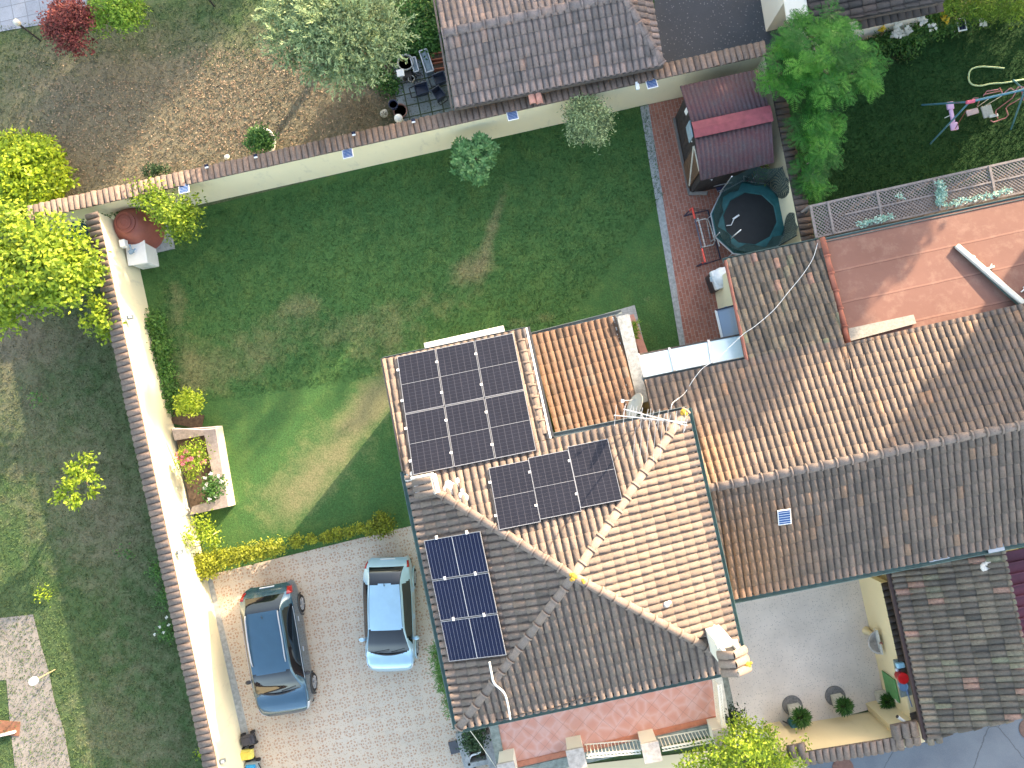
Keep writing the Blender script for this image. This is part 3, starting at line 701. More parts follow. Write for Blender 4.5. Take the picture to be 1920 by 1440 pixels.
m = MB(); m.bar(PP(850,205,plA)-EX*.04+EZ*.04, PP(827,64,plA)-EX*.04+EZ*.04, .06, .12); m.bar(PP(827,64,plA)-EX*.04+EZ*.04, PP(800,-90,plB)-EX*.04+EZ*.04, .06, .12); m.build('verge_trim', DECKM, nb)
m = MB(); c0 = PP(1035,80,plA)+EZ*.09; m.bar(c0, PP(1031,70,plA)+EZ*.1, .05, .02); m.bar(PP(1037,92,plA)+EZ*.1, c0, .04, .02); m.build('red_mark', simple('red_mark', (.25,.01,.015), .6), nb)
m = MB()
for u in (1000, 1013): arc_tile(m, P(u,196,2.3), EX, EY, EZ, 0, 0, .45, .11, .1, .02, .02, 7, .5)
tag(m.build('roof_tile', simple('new_pink_tile', (.5,.24,.18), .8, .3, 6), smooth=True), 'pair of newer salmon pink tiles lying on the wall top below the neighbour roof', 'tiles')
nb3 = thing('neighbour_house', 'dark tiled roof at the upper right edge of the photo above the flower bed', 'house', P(1620,0,0))
pa, pb, pc = P(1518,62,2.2), P(1600,44,2.2), P(1505,-30,2.6)
plD = plane3(P(1520,50,2.3), P(1510,-10,2.3), P(1800,-15,3.0))
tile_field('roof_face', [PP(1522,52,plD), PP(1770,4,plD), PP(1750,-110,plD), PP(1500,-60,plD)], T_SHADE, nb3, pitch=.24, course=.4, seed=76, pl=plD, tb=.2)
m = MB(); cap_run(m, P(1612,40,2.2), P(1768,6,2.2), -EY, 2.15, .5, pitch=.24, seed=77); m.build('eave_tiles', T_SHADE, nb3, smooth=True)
m = MB(); m.prism([P(1530,44,2),P(1770,-6,2),P(1750,-110,2),P(1510,-60,2)], -.05, 1.98); m.build('wall', PALE, nb3)
nb4 = thing('neighbour_house', 'low house with mossy grey tiles in the bottom right corner beyond the courtyard', 'house', P(1800,1220,0))
ma, mb_, mc = P(1667,1070,2.5), P(1737,1385,2.5), P(1900,1345,3.35); plF = plane3(ma, mb_, mc); F_ = lambda u, v: PP(u, v, plF)
tile_field('roof_face', [F_(1667,1068), F_(1737,1385), F_(1935,1342), F_(1915,1195), F_(1880,1030)], T_DARK, nb4, pitch=.185, course=.43, seed=81, pl=plF, tb=.06)
m = MB(); m.prism([P(1690,1085,2.2),P(1752,1368,2.2),P(2000,1318,2.2),P(1950,1040,2.2)], -.05, 2.25); m.build('wall', CREAM2, nb4)
m = MB(); m.bar(F_(1663,1066)+EZ*.0, F_(1734,1386)+EZ*.0, .1, .1); m.build('gutter', simple('brown_gutter', (.06,.035,.03), .5), nb4)
m = MB(); cap_run(m, P(1739,1392,2.55), P(1772,1386,2.6), -EY, 2.5, .25, pitch=.2, seed=83); m.build('eave_tiles', T_DARK, nb4, smooth=True)
MAR = simple('maroon_metal', (.11,.03,.05), .5, .2, 3)
m = MB(); m.slab([P(1868,1040,2.55), P(1990,1015,2.9), P(2030,1180,2.9), P(1908,1206,2.55)], .05)
for k in range(9):
    a = P(1868,1040,2.6).lerp(P(1908,1206,2.6), k/8); b = P(1990,1015,2.95).lerp(P(2030,1180,2.95), k/8); m.bar(a, b, .05, .06)
tag(m.build('metal_roof', MAR), 'ribbed maroon sheet roof at the right edge beside the mossy tiles', 'roof')
m = MB(); m.ball(F_(1845,1062)+EZ*.06, .16, .25, 9, 5); m.ball(F_(1850,1055)+EZ*.06, .1, .3, 9, 5); m.build('mortar_patch', MORT, nb4, smooth=True)
m = MB(); m.bar(P(1742,1052,3.72), P(1780,1044,3.72), .07, .03); m.bar(P(1852,1031,3.72), P(1882,1024,3.72), .22, .03); m.build('gutter_flashing', ALU, lb)
# ------------------------------------------------------------------ solar panels
def mk_cells(name, base, line, sx, sy, lw=.04, fade=.5):
    n = NT(name); x, y, _ = n.sep(n.obj)
    gx = n.m('ABSOLUTE', n.m('SUBTRACT', n.m('FRACT', n.m('MULTIPLY', x, sx or .0001)), .5)) if sx else n.m('MULTIPLY', x, 0.0)
    gy = n.m('ABSOLUTE', n.m('SUBTRACT', n.m('FRACT', n.m('MULTIPLY', y, sy)), .5)) if sy else None
    l = n.m('GREATER_THAN', gx, .5-lw)
    if sy: l = n.m('MAXIMUM', l, n.m('GREATER_THAN', gy, .5-lw*.9))
    col = n.mix(n.m('MULTIPLY', l, fade), n.ramp(n.noise(1.3, 4), [(.3, base), (.7, tuple(c*1.3 for c in base))]), line)
    col = n.mix(n.ramp(n.noise(9, 6, .8), [(.62, 0.0), (.75, .12)]), col, (.4,.4,.4))
    m = n.fin(col, .32, 0, .18)
    return m
CELLA = mk_cells('black_solar_cells', (.013,.014,.021), (.1,.1,.12), 5.3, 10.5, .028, .5)
CELLC = mk_cells('blue_solar_cells', (.006,.009,.028), (.2,.22,.28), 9.6, 0.0, .04, .7)
FRM = simple('panel_frame', (.26,.27,.29), .45, .06, metal=.3)
def make_panel(W, L, kind, label, group):
    t = thing('solar_module', label, 'solar panel', (0,0,0), group)
    m = MB(); m.box((0,0,0), (W-.02, L-.02, .026)); m.build('cell_sheet', CELLA if kind == 'A' else CELLC, t)
    f = MB()
    for s_ in (-1, 1):
        f.box((s_*(W/2-.008), 0, .003), (.014, L, .036)); f.box((0, s_*(L/2-.008), .003), (W-.03, .016, .036))
    f.build('frame', FRM, t)
    if kind == 'A': d = MB(); d.box((0, 0, .016), (W-.04, .01, .004)); d.build('centre_strip', FRM, t)
    else: d = MB(); d.box((0, 0, .016), (.018, L-.04, .004)); d.build('centre_strip', ALU, t)
    for k in (-1, 1):
        c = MB()
        if kind == 'A': c.box((-W/2-.03, k*L*.27, .004), (.07, .06, .05))
        else: c.box((k*W*.27, L/2+.03, .004), (.06, .1, .05))
        c.build('clamp', WHITEP, t)
    return t
def put_panel(proto, first, o, e, up, n, lab):
    t = proto if first else copy_tree(proto)
    t.matrix_world = Matrix.Translation(o) @ Matrix((e, up, n)).transposed().to_4x4(); t['label'] = lab; return t
def fr(pl, e=None):
    n = pl[1]; e0 = EZ.cross(n).normalized(); up = n.cross(e0)
    if up.z < 0: e0 = -e0; up = -up
    return e0, up, n
pA = make_panel(1.134, 1.722, 'A', 'x', 'black solar panels in the big block of six')
e0, up, n0 = fr(plN)
if e0.x < 0: e0 = -e0
dn = -up if (-up).y > 0 else up           # towards the top of the photo
first = True; names = [['top left','top middle','top right'],['bottom left','bottom middle','bottom right']]
TLc = PP(744,669,(plN[0]+n0*.17, n0)); TRc = PP(962,624,(plN[0]+n0*.17, n0)); BLc = PP(783,890,(plN[0]+n0*.17, n0))
ex = (TRc-TLc).normalized(); ey = n0.cross(ex)
gx = (TRc-TLc).length/3; gy = (BLc-TLc).length/2
sxs = (gx-.022)/1.134; sys_ = (gy-.025)/1.722
for r in range(2):
    for c in range(3):
        o = TLc + ex*gx*(c+.5) - ey*gy*(r+.5)
        q = put_panel(pA, first, o, ex, ey, n0, names[r][c] + ' black solar panel of the block of six'); q.scale = (sxs, sys_, 1); first = False
Bq = ['left','middle','right']
for i, (u, v) in enumerate(((916,878),(990,859),(1064,838))):
    pl = (plN[0]+n0*.17, n0); a = PP(u, v, pl); o = a + ex*.567 - ey*.861
    q = put_panel(pA, False, o, ex, ey, n0, Bq[i] + ' black panel of the row of three near the roof centre'); q['group'] = 'black solar panels in the row of three'
pC = make_panel(1.66, 1.14, 'C', 'x', 'blue solar panels stacked on the left roof slope')
nW = plW[1]; a = PP(795,1013,(plW[0]+nW*.17, nW)); b = PP(900,995,(plW[0]+nW*.17, nW)); c3 = PP(842,1241,(plW[0]+nW*.17, nW))
exw = (b-a).normalized(); eyw = nW.cross(exw); hh = (c3-a).length/3; ww = (b-a).length
for i in range(3):
    o = a + exw*ww/2 - eyw*hh*(i+.5)
    q = put_panel(pC, i == 0, o, exw, eyw, nW, ['uppermost','middle','lowest'][i] + ' of the three striped blue solar panels on the left slope'); q.scale = (ww/1.66, (hh-.025)/1.14, 1)
# small solar lamps
BLUEC = mk_cells('small_blue_cells', (.012,.05,.16), (.5,.56,.62), 0.0, 18.5, .1, .9)
WPL = simple('white_plastic', (.72,.73,.72), .4, .05)
def make_lamp(label, group):
    t = thing('solar_lamp', label, 'solar lamp', (0,0,0), group)
    m = MB(); m.box((0,0,0), (.36,.34,.03)); m.build('casing', WPL, t, bevel=.008)
    m = MB(); m.box((0,0,.017), (.31,.29,.006)); m.build('cell_sheet', BLUEC, t)
    m = MB(); m.bar((0,.1,-.02), (0,.26,-.1), .03); m.build('bracket', ALU, t)
    return t
LP = make_lamp('x', 'small blue solar lamps along the long garden wall'); M_ = Matrix.Rotation(math.radians(-18), 3, EX)
for i, (u, v, z, lab) in enumerate(((345,354,2.12,'beside the citrus tree near the left corner'),(652,288,2.12,'on the bare middle stretch above the lawn'),(961,217,2.12,'left of the olive tree'),(1222,157,2.12,'next to the small white box near the shed'))):
    t = LP if i == 0 else copy_tree(LP)
    t.location = P(u, v, z); t.rotation_euler = (math.radians(-14), 0, A0); t['label'] = 'square blue lamp on the cream wall ' + lab
t = copy_tree(LP); t.location = PP(1467,968,plS2) + EZ*.16; t.rotation_euler = (math.radians(14), 0, math.radians(8)); t.scale = (1.05,1.35,1); t['label'] = 'small blue solar panel on the brown tiles of the long house'; del t['group']
t = thing('solar_lamp', 'dark solar lamp with white frame at the edge of the flower bed, top right', 'solar lamp', P(1803,46,.5))
m = MB(); c = P(1803,46,.5); m.box(c, (.3,.46,.03), rz=A0*.8); m.build('casing', WPL, t, bevel=.01); m = MB(); m.box(c+EZ*.017, (.22,.38,.006), rz=A0*.8); m.build('cell_sheet', CELLC, t); m = MB(); m.bar(c, (c.x,c.y,0), .04); m.build('post', ALU, t)
SP = thing('wall_spotlight', 'x', 'spotlight', (0,0,0), 'little solar spotlights on the long wall top')
m = MB(); m.box((0,.03,0), (.12,.08,.03)); m.build('solar_cell', CELLC, SP); m = MB(); m.box((0,-.03,-.01), (.12,.05,.04)); m.build('lamp_head', WPL, SP, bevel=.01)
for i, (u, v, lab) in enumerate(((387,312,'above the leftmost wall lamp'),(479,293,'behind the ringed shrub'),(663,251,'left of the slab patio'),(775,227,'at the foot of the slab patio'))):
    t = SP if i == 0 else copy_tree(SP); t.location = P(u, v, 2.2); t.rotation_euler = (0,0,A0); t['label'] = 'tiny blue and white spotlight on the wall tiles ' + lab
WL = thing('wall_light', 'x', 'wall light', (0,0,0), 'dark wall lights on the left wall')
m = MB(); m.box((0,0,0), (.2,.14,.12)); m.build('lamp_housing', simple('grey_plastic', (.12,.15,.17), .4), WL, bevel=.02); m = MB(); m.box((.03,0,.065), (.09,.08,.02)); m.build('lens', simple('lens_white', (.6,.65,.7), .2), WL)
for i, (u, v, lab) in enumerate(((244,595,'in the shade beside the upper lawn'),(337,1035,'in the sun next to the yellow hedge'),(417,1427,'near the bottom edge beside the toy ride-ons'))):
    t = WL if i == 0 else copy_tree(WL); t.location = P(u, v, 1.75); t.rotation_euler = (0,0,A0); t['label'] = 'small dark wall light ' + lab
m = MB(); c = P(1195,161,2.1); m.box(c, (.12,.26,.08), rz=A0-.1); tag(m.build('junction_box', WPL, bevel=.015), 'slim white box on the cream wall left of the fourth blue solar lamp', 'box')
m = MB(); m.box(P(232,457,1.2), (.2,.26,.22), rz=A0); tag(m.build('junction_box', WPL, bevel=.02), 'small white box on the left wall between the brown tank and the cabinet', 'box')

# ------------------------------------------------------------------ aerials and cables
t = thing('tv_aerial', 'roof aerial mast with yagi antennas at the top right hip of the square roof', 'aerial', P(1207,785,5))
mb0 = P(1207,786,5.02); mt0 = Vector((mb0.x, mb0.y, 8.7))
m = MB(); m.tube([mb0, mt0], .022, 8); m.build('mast', STEEL, t)
def yagi(c, d, L, el, n_):
    m = MB(); s_ = d.cross(EZ).normalized(); m.tube([c - d*L*.3, c + d*L*.7], .013, 6)
    for k in range(n_):
        p = c - d*L*.28 + d*L*.96*k/(n_-1); m.tube([p - s_*el/2, p + s_*el/2], .007, 5)
    m.build('yagi_antenna', ALU, t)
yagi(mt0 - EZ*.1, (P(1180,762,8.6)-P(1262,783,8.6)).normalized(), 1.5, .28, 12)
yagi(mt0 - EZ*.55, (P(1150,772,8.1)-P(1250,782,8.1)).normalized(), 1.7, .5, 9)
m = MB(); 
for k in range(5): m.tube([mt0 - EZ*.25 + EX*(-.1-.16*k) + EY*.0, mt0 - EZ*.25 + EX*(-.35-.16*k) - EY*.85 ], .005, 4)
m.build('dipole_rods', ALU, t)
t = thing('satellite_dish', 'pale oval satellite dish on the upper eave of the square roof', 'satellite dish', P(1205,786,5.3))
c = P(1196,764,5.8); dr = Vector((-.86,.35,.36)).normalized(); u1 = dr.orthogonal().normalized(); u2 = dr.cross(u1); m = MB(); vs = []; fs = []
for i in range(6):
    for k in range(20):
        a = 2*PI*k/20; r = .37*i/5+.001; vs.append(c + (u1*math.cos(a)+u2*math.sin(a))*r + dr*(r*r*.8))
fs = [(i*20+k, i*20+(k+1)%20, (i+1)*20+(k+1)%20, (i+1)*20+k) for i in range(5) for k in range(20)]
m.add(vs, fs); o = m.build('dish', simple('grey_dish', (.36,.34,.3), .5, .08), t, smooth=True); sd = o.modifiers.new('s','SOLIDIFY'); sd.thickness = .012
m = MB(); m.tube([c, P(1207,786,5.3)], .02, 6); m.tube([c - u2*.3, c + dr*.5], .012, 6); m.build('bracket', STEEL, t); m = MB(); m.box(c + dr*.5, (.08,.08,.08)); m.build('receiver', WPL, t)
def cable(name, label, pts, r, mt):
    q = []
    for i in range(len(pts)-1):
        p0 = pts[max(i-1,0)]; p1 = pts[i]; p2 = pts[i+1]; p3 = pts[min(i+2,len(pts)-1)]
        for k in range(6):
            s_ = k/6; q.append(.5*((2*p1) + (p2-p0)*s_ + (2*p0-5*p1+4*p2-p3)*s_*s_ + (3*p1-p0-3*p2+p3)*s_**3))
    q.append(pts[-1]); m = MB(); m.tube(q, r, 6); return tag(m.build(name, mt, smooth=True), label, 'cable' if name == 'cable' else 'hose')
sA = (plS[0]+plS[1]*.13, plS[1])
cable('cable', 'thick white cable from the blue panels over the hip to the bottom eave', [PP(u,v,sA)+EZ*.06 for u,v in ((918,1240),(922,1262),(927,1280),(945,1297),(952,1318),(957,1347))], .028, WPL)
nA = (plN2[0]+plN2[1]*.16, plN2[1])
cable('cable', 'thin white cable snaking from the terrace corner over the brown tiles to the aerial', [PP(u,v,nA) for u,v in ((1533,456),(1524,485),(1505,515),(1478,548),(1450,582),(1415,612),(1392,628),(1345,672),(1318,690),(1300,712),(1283,738))]+[P(1262,755,5.1), P(1258,768,5.15)], .009, WPL)
cable('cable', 'bundle of dark cable lying along the bottom eave of the square roof', [PP(u,v,sA)-EZ*.0 for u,v in ((935,1350),(960,1345),(980,1338),(1030,1330),(1060,1320),(1090,1310),(1120,1306))], .014, DARKM)
cable('hose', 'pale green garden hose looped on the shaded lawn at top right', [P(u,v,.05) for u,v in ((1883,128),(1862,126),(1838,125),(1820,131),(1816,147),(1822,158),(1838,161),(1858,157),(1885,155),(1920,149),(1990,138))], .03, simple('green_hose', (.38,.5,.26), .5, .08))
cable('hose', 'white drain hose curling round the small planter at the foot of the house', [P(u,v,.45) for u,v in ((897,1366),(899,1382),(901,1402),(899,1411),(885,1416),(880,1424),(881,1433),(888,1436))], .035, WPL)
cable('cable', 'thin pale wire running down from the bottom left roof corner', [P(880,1368,4.8), P(905,1402,2.5), P(932,1442,.4)], .01, RAILW)

# ------------------------------------------------------------------ balcony
bal = thing('balcony', 'pink tiled balcony with cream posts and railings at the foot of the square roof', 'balcony', P(1150,1380,0))
bq = [P(905,1330,1.0), P(1336,1235,1.0), P(1356,1352,1.0), P(945,1446,1.0)]
m = MB(); m.prism(bq, -.05, 1.0); m.build('floor', BALC, bal)
o_ = lambda u, v, z=1.0: P(u, v, z)
TB = simple('terracotta_border', (.42,.15,.08), .6, .2, 6)
m = MB(); m.bar(o_(957,1436)+EZ*.012, o_(1343,1347)+EZ*.012, .17, .03); m.bar(o_(945,1424)+EZ*.012, o_(960,1421)+EZ*.012, .17, .03); m.build('border_tiles', TB, bal)
m = MB(); m.bar(o_(935,1458)+EZ*-.02, o_(1352,1362)+EZ*-.02, .34, .12); m.bar(o_(924,1350)+EZ*.0, o_(943,1450)+EZ*.0, .3, .08); m.build('edge_coping', CONC2, bal)
m = MB(); m.prism([P(1334,1264,1.0),P(1352,1260,1.0),P(1368,1352,1.0),P(1350,1358,1.0)], 0, 1.04); m.build('side_coping', STONEL, bal)
pill = [(951,1450,'left'),(1081,1424,''),(1222,1412,''),(1357,1387,'')]
for u, v, _l in pill:
    c = P(u, v, 2.0); m = MB(); m.box((c.x, c.y, 1.42), (.5,.56,.94), rz=A0); po = m.build('post', PALE, bal)
    m = MB(); m.box((c.x, c.y, 1.93), (.57,.63,.09), rz=A0); m.build('post_cap', STONE, bal, bevel=.01)
def rail_run(a, b, parent, h=.8, n_=12):
    m = MB(); m.bar(a+EZ*h, b+EZ*h, .05, .04); m.bar(a+EZ*.1, b+EZ*.1, .03, .03); m.build('hand_rail', RAILW, parent)
    m = MB()
    for k in range(n_): p = a.lerp(b, (k+.5)/n_); m.bar(p+EZ*.1, p+EZ*(h-.02), .022, .022)
    m.build('balusters', RAILW, parent)
    m = MB(); s_ = (b-a).normalized().cross(EZ)
    for k in range(n_): p = a.lerp(b, (k+.5)/n_)+EZ*h; m.bar(p - s_*.0 + (b-a).normalized()*-.05, p + s_*.09 + (b-a).normalized()*.05, .02, .02)
    m.bar(a+s_*.1+EZ*h, b+s_*.1+EZ*h, .03, .03); m.build('rail_trellis', RAILW, parent)
pz = lambda u, v: P(u, v, 2.0)*1.0
def fl(u, v): c = P(u, v, 2.0); return Vector((c.x, c.y, 1.0))
rail_run(fl(1100,1421), fl(1203,1416-8+4), bal, n_=15)
rail_run(fl(1243,1408), fl(1338,1391), bal, n_=14)
rail_run(P(1343,1352,1.04), P(1334,1266,1.04), bal, n_=18)
m = MB()
for k in range(3): a = P(1335,1262,1.1+k*.0); 
t = None
m = MB(); a, b = P(1320,1268,1.0), P(1334,1350,1.0)
# lower planter and odds and ends between driveway and balcony
m = MB(); pq = [P(870,1372,.5), P(906,1366,.5), P(918,1428,.5), P(878,1436,.5)]
m.prism(pq, -.04, .16); tag(m.build('planter_bed', SOIL), 'narrow soil bed between the driveway corner and the balcony wall', 'planter')
m = MB()
for i in range(4): m.bar(pq[i]+EZ*-.25, pq[(i+1)%4]+EZ*-.25, .16, .5)
tag(m.build('planter_kerb', CONC), 'grey kerb round the narrow bed by the balcony wall', 'kerb')
m = MB(); m.bar(P(862,1372,.1), P(885,1460,.1), .28, .22); m.bar(P(912,1370,.3), P(935,1460,.3), .34, .6); tag(m.build('kerb_step', CONC), 'long grey concrete kerb beside the balcony wall', 'kerb')
for u, v, lab in ((852,1401,'square dark plate on the driveway near the grey kerb'),(884,1446,'second dark square plate at the bottom edge by the drain hose')):
    m = MB(); m.box(P(u,v,.05), (.34,.42,.05), rz=A0+.05); tag(m.build('inspection_cover', simple('slate_'+str(u), (.07,.075,.085), .6), bevel=.01), lab, 'cover')
# ------------------------------------------------------------------ cars
def catmull(a, xs):
    out = []; n = len(a)
    for x in xs:
        i = min(int(x), n-2); s = x-i; p0 = a[max(i-1,0)]; p1 = a[i]; p2 = a[i+1]; p3 = a[min(i+2,n-1)]
        out.append(.5*((2*p1)+(p2-p0)*s+(2*p0-5*p1+4*p2-p3)*s*s+(3*p1-p0-3*p2+p3)*s**3))
    return out
def make_car(label, L, Wd, H, paint, st, lamps, rails=False, rear_glass=(.83,.93), WS=(.2,.385), glassm=None, rimm=None):
    t = thing('parked_car', label, 'car', (0,0,0))
    S = np.array(st, float); nt = 84; nr = 34
    keys = S[:,0]; T = np.linspace(0, 1, nt)
    idx = np.interp(T, keys, np.arange(len(keys)))
    cols = [catmull(list(S[:,j]), idx) for j in range(1, 5)]
    V = []
    for k, tt in enumerate(T):
        zc, zb, wr, wb = (c[k] for c in cols); x = L*(.5-tt); zc *= H; zb *= H; wr *= Wd/2; wb *= Wd/2
        zb = min(zb, zc-.03); wr = min(wr, wb*.97)
        ring = [(0, zc), (wr*.5, zc-.006), (wr*.88, zc-.025), (wr, zc-.045), (wr*.5+wb*.5, (zc-.045)*.52+zb*.48), (wb*.985, zb+.005), (wb, zb-.07), (wb*1.0, zb*.45+.25), (wb*.99, .42), (wb*.94, .24)]
        if zc-.045 < zb+.03: ring[3] = (wr, zc-.035); ring[4] = (wr*.5+wb*.5, zc-.05); ring[5] = (wb*.96, min(zb, zc-.07))
        ry = catmull([r[0] for r in ring], np.linspace(0, 9, nr)); rz_ = catmull([r[1] for r in ring], np.linspace(0, 9, nr))
        # round off the plan of nose and tail
        V.append([(x, y, z) for y, z in zip(ry, rz_)])
    U = np.linspace(0, 9, nr)
    regs = {'body': [], 'roof_panel': [], 'windscreen': [], 'rear_window': [], 'side_window': []}
    for k in range(nt-1):
        tm = (T[k]+T[k+1])/2
        for j in range(nr-1):
            u = (U[j]+U[j+1])/2
            ws0, ws1 = WS[0]+.045*(u/3)**2, WS[1]+.02*(u/3)**2
            if u < 2.75 and ws0+.0 < tm < ws1: r = 'windscreen'
            elif u < 2.7 and rear_glass[0]-.01*(u/3)**2*2 < tm < rear_glass[1]: r = 'rear_window'
            elif u < 3.0 and ws1 <= tm <= rear_glass[0]: r = 'roof_panel'
            elif 3.35 < u < 4.95 and (WS[0]+.06 + (5-u)*.052) < tm < (rear_glass[0]-.015 + (u-3.3)*.02): r = 'side_window'
            else: r = 'body'
            regs[r].append((k, j))
    def grid(name, cells, mt, sides, off=0, parent=t, crop=None):
        m = MB(); mp = {}
        for s_ in sides:
            for k, j in cells:
                f = []
                for a, b in ((k,j),(k+1,j),(k+1,j+1),(k,j+1)):
                    key = (a, b, s_ if b else 0)
                    if key not in mp: mp[key] = len(m.v); p = V[a][b]; m.v.append((p[0], p[1]*s_, p[2]-off))
                    f.append(mp[key])
                m.f.append(tuple(f if s_ < 0 else f[::-1])); m.t.append(.5)
        return m.build(name, mt, parent, smooth=True)
    grid('body', regs['body'], paint, (-1, 1))
    grid('roof_panel', regs['roof_panel'], paint, (-1, 1))
    g = glassm
    grid('windscreen', regs['windscreen'], g, (-1, 1), .008); grid('rear_window', regs['rear_window'], g, (-1, 1), .008)
    for s_ in (-1, 1): grid('side_window', regs['side_window'], g, (s_,), .0)
    # closing caps, arches and underbody
    m = MB(); m.box((0,0,.3), (L*.93, Wd*.86, .2)); m.build('underbody', BLACK, t, bevel=.03)
    m = MB(); m.bar((L*.5*.965,-Wd*.3,.45), (L*.5*.965,Wd*.3,.45), .1, .3); m.build('front_grille', DARKM, t, bevel=.03)
    for fx in (.315, -.3):
        for s_ in (-1, 1):
            c = Vector((L*fx, s_*(Wd/2-.1), .32)); R = .32
            wv = bpy.data.objects.new('wheel', None); COL.objects.link(wv); wv.parent = t
            m = MB(); pr = [(.2,-.1),(.29,-.105),(.32,-.07),(.325,0),(.32,.07),(.29,.105),(.2,.1)]
            vs = [Vector((c.x+r*math.cos(2*PI*k/28), c.y+z*1.0, c.z+r*math.sin(2*PI*k/28))) for r, z in pr for k in range(28)]
            m.add(vs, [(i*28+k, i*28+(k+1)%28, (i+1)*28+(k+1)%28, (i+1)*28+k) for i in range(6) for k in range(28)]); m.build('tyre', BLACK, wv, smooth=True)
            m = MB()
            for k in range(5):
                a = 2*PI*k/5; m.bar(c+Vector((0,s_*.085,0)), c+Vector((.2*math.cos(a), s_*.1, .2*math.sin(a))), .06, .03)
            vs = [Vector((c.x+r*math.cos(2*PI*k/24), c.y+s_*z, c.z+r*math.sin(2*PI*k/24))) for r, z in ((.215,.1),(.19,.104),(.185,.06)) for k in range(24)]
            m.add(vs, [(i*24+k, i*24+(k+1)%24, (i+1)*24+(k+1)%24, (i+1)*24+k) for i in range(2) for k in range(24)]); m.build('rim', rimm or ALU, wv)
            m = MB(); vs = [Vector((c.x+r*math.cos(PI*k/12), s_*(Wd/2+z), .3+r*math.sin(PI*k/12))) for r, z in ((.34,-.06),(.345,.012),(.39,.014),(.4,-.02)) for k in range(13)]
            m.add(vs, [(i*13+k, i*13+k+1, (i+1)*13+k+1, (i+1)*13+k) for i in range(3) for k in range(12)]); m.build('wheel_arch', lamps.get('arch', BLACK), t, smooth=True)
    for s_ in (-1, 1):
        m = MB(); c = Vector((L*.5-L*.315, s_*(Wd/2+.09), H*.665)); m.ball(c, .11, .55, 12, 8); m.v = [(a+(a-c.x)*-.35, c.y+(b-c.y)*1.0, z) for a, b, z in m.v]
        mo = m.build('side_mirror', lamps.get('mirror', paint), t, smooth=True); a = MB(); a.bar(c, (c.x, s_*(Wd/2-.06), c.z-.03), .05, .04); a.build('mirror_arm', DARKM, mo)
        for hx in (.03, -.2):
            m = MB(); z = H*.55; m.bar((L*hx, s_*(Wd/2+.012), z), (L*hx-.16, s_*(Wd/2+.012), z), .02, .025); m.build('door_handle', lamps.get('handle', ALU), t)
        # lamps follow the bodywork
        hl = [(k, j) for (k, j) in regs['body'] if lamps['h'][0] < (T[k]+T[k+1])/2 < lamps['h'][1] and lamps['h'][2] < U[j] < lamps['h'][3]]
        tl = [(k, j) for (k, j) in regs['body'] if lamps['t'][0] < (T[k]+T[k+1])/2 < lamps['t'][1] and lamps['t'][2] < U[j] < lamps['t'][3]]
        for nm, cells, mt in (('headlight', hl, HEADL), ('tail_light', tl, TAILL)):
            o = grid(nm, cells, mt, (s_,)); sm = o.modifiers.new('s', 'SOLIDIFY'); sm.thickness = .012; sm.offset = 1 if 1 else 0
    # seams on the bonnet and roof edge lines
    def line(name, cells_t, u, mt, r=.006):
        for s_ in (-1, 1):
            m = MB(); pts = []
            for k in range(nt):
                if cells_t[0] <= T[k] <= cells_t[1]:
                    j = int(np.argmin(abs(U-u))); p = V[k][j]; pts.append(Vector((p[0], p[1]*s_, p[2]+.002)))
            m.tube(pts, r, 5); m.build(name, mt, t, smooth=True)
    line('bonnet_seam', (.05,.25), 3.9, DARKM, .005)
    if rails:
        for s_ in (-1, 1):
            m = MB(); pts = [Vector((L*(.5-tt), s_*Wd/2*w_, H*z_)) for tt, w_, z_ in ((.46,.6,.99),(.5,.61,1.02),(.65,.62,1.03),(.8,.6,1.02),(.84,.59,.995))]
            m.tube(pts, .02, 6); m.build('roof_rail', ALU, t, smooth=True)
        line('window_trim', (.27,.84), 5.0, ALU, .011)
    else: line('roof_seam', (.44,.82), 2.5, DARKM, .007)
    m = MB(); m.tube([(L*(.5-.8), 0, H*.985), (L*(.5-.8)-.1, 0, H*1.03)], [.02,.006], 6); m.build('roof_antenna', DARKM, t)
    # wiper cowl
    m = MB(); 
    pts = []
    for y in np.linspace(-.36, .36, 13)*Wd: pts.append(Vector((L*(.5-WS[0]+.004-.03*(y/Wd/.36)**2), y, H*(st[4][1])+.006-.06*abs(y/Wd)**2)))
    m.tube(pts, .03, 5); m.build('wiper_cowl', DARKM, t, smooth=True)
    m = MB(); zt = H*(st[4][1]); 
    for y0, y1 in ((-.28,.02),(.05,.33)): m.bar((L*(.5-WS[0]-.015), y0*Wd, zt+.04), (L*(.5-WS[0]-.04), y1*Wd, zt+.09), .015, .012)
    m.build('wipers', DARKM, t)
    m = MB(); m.box((-L*.5*.985, 0, H*.5), (.02,.5,.11)); m.build('number_plate', WPL, t)
    return t
def paintm(name, c, rough=.22, metal=.5):
    n = NT(name); m = n.fin(n.ramp(n.noise(3, 3), [(.3, tuple(x*.95 for x in c)), (.7, tuple(x*1.05 for x in c))]), rough, metal, .5)
    n.b.inputs['Coat Weight'].default_value = 1.0; n.b.inputs['Coat Roughness'].default_value = .05; return m
GLASS = simple('car_glass', (.006,.008,.011), .04, .1, spec=.7)
HEADL = simple('headlight_glass', (.5,.52,.55), .08, .1, spec=.9); TAILL = simple('tail_light_red', (.3,.01,.012), .12, .1, spec=.8)
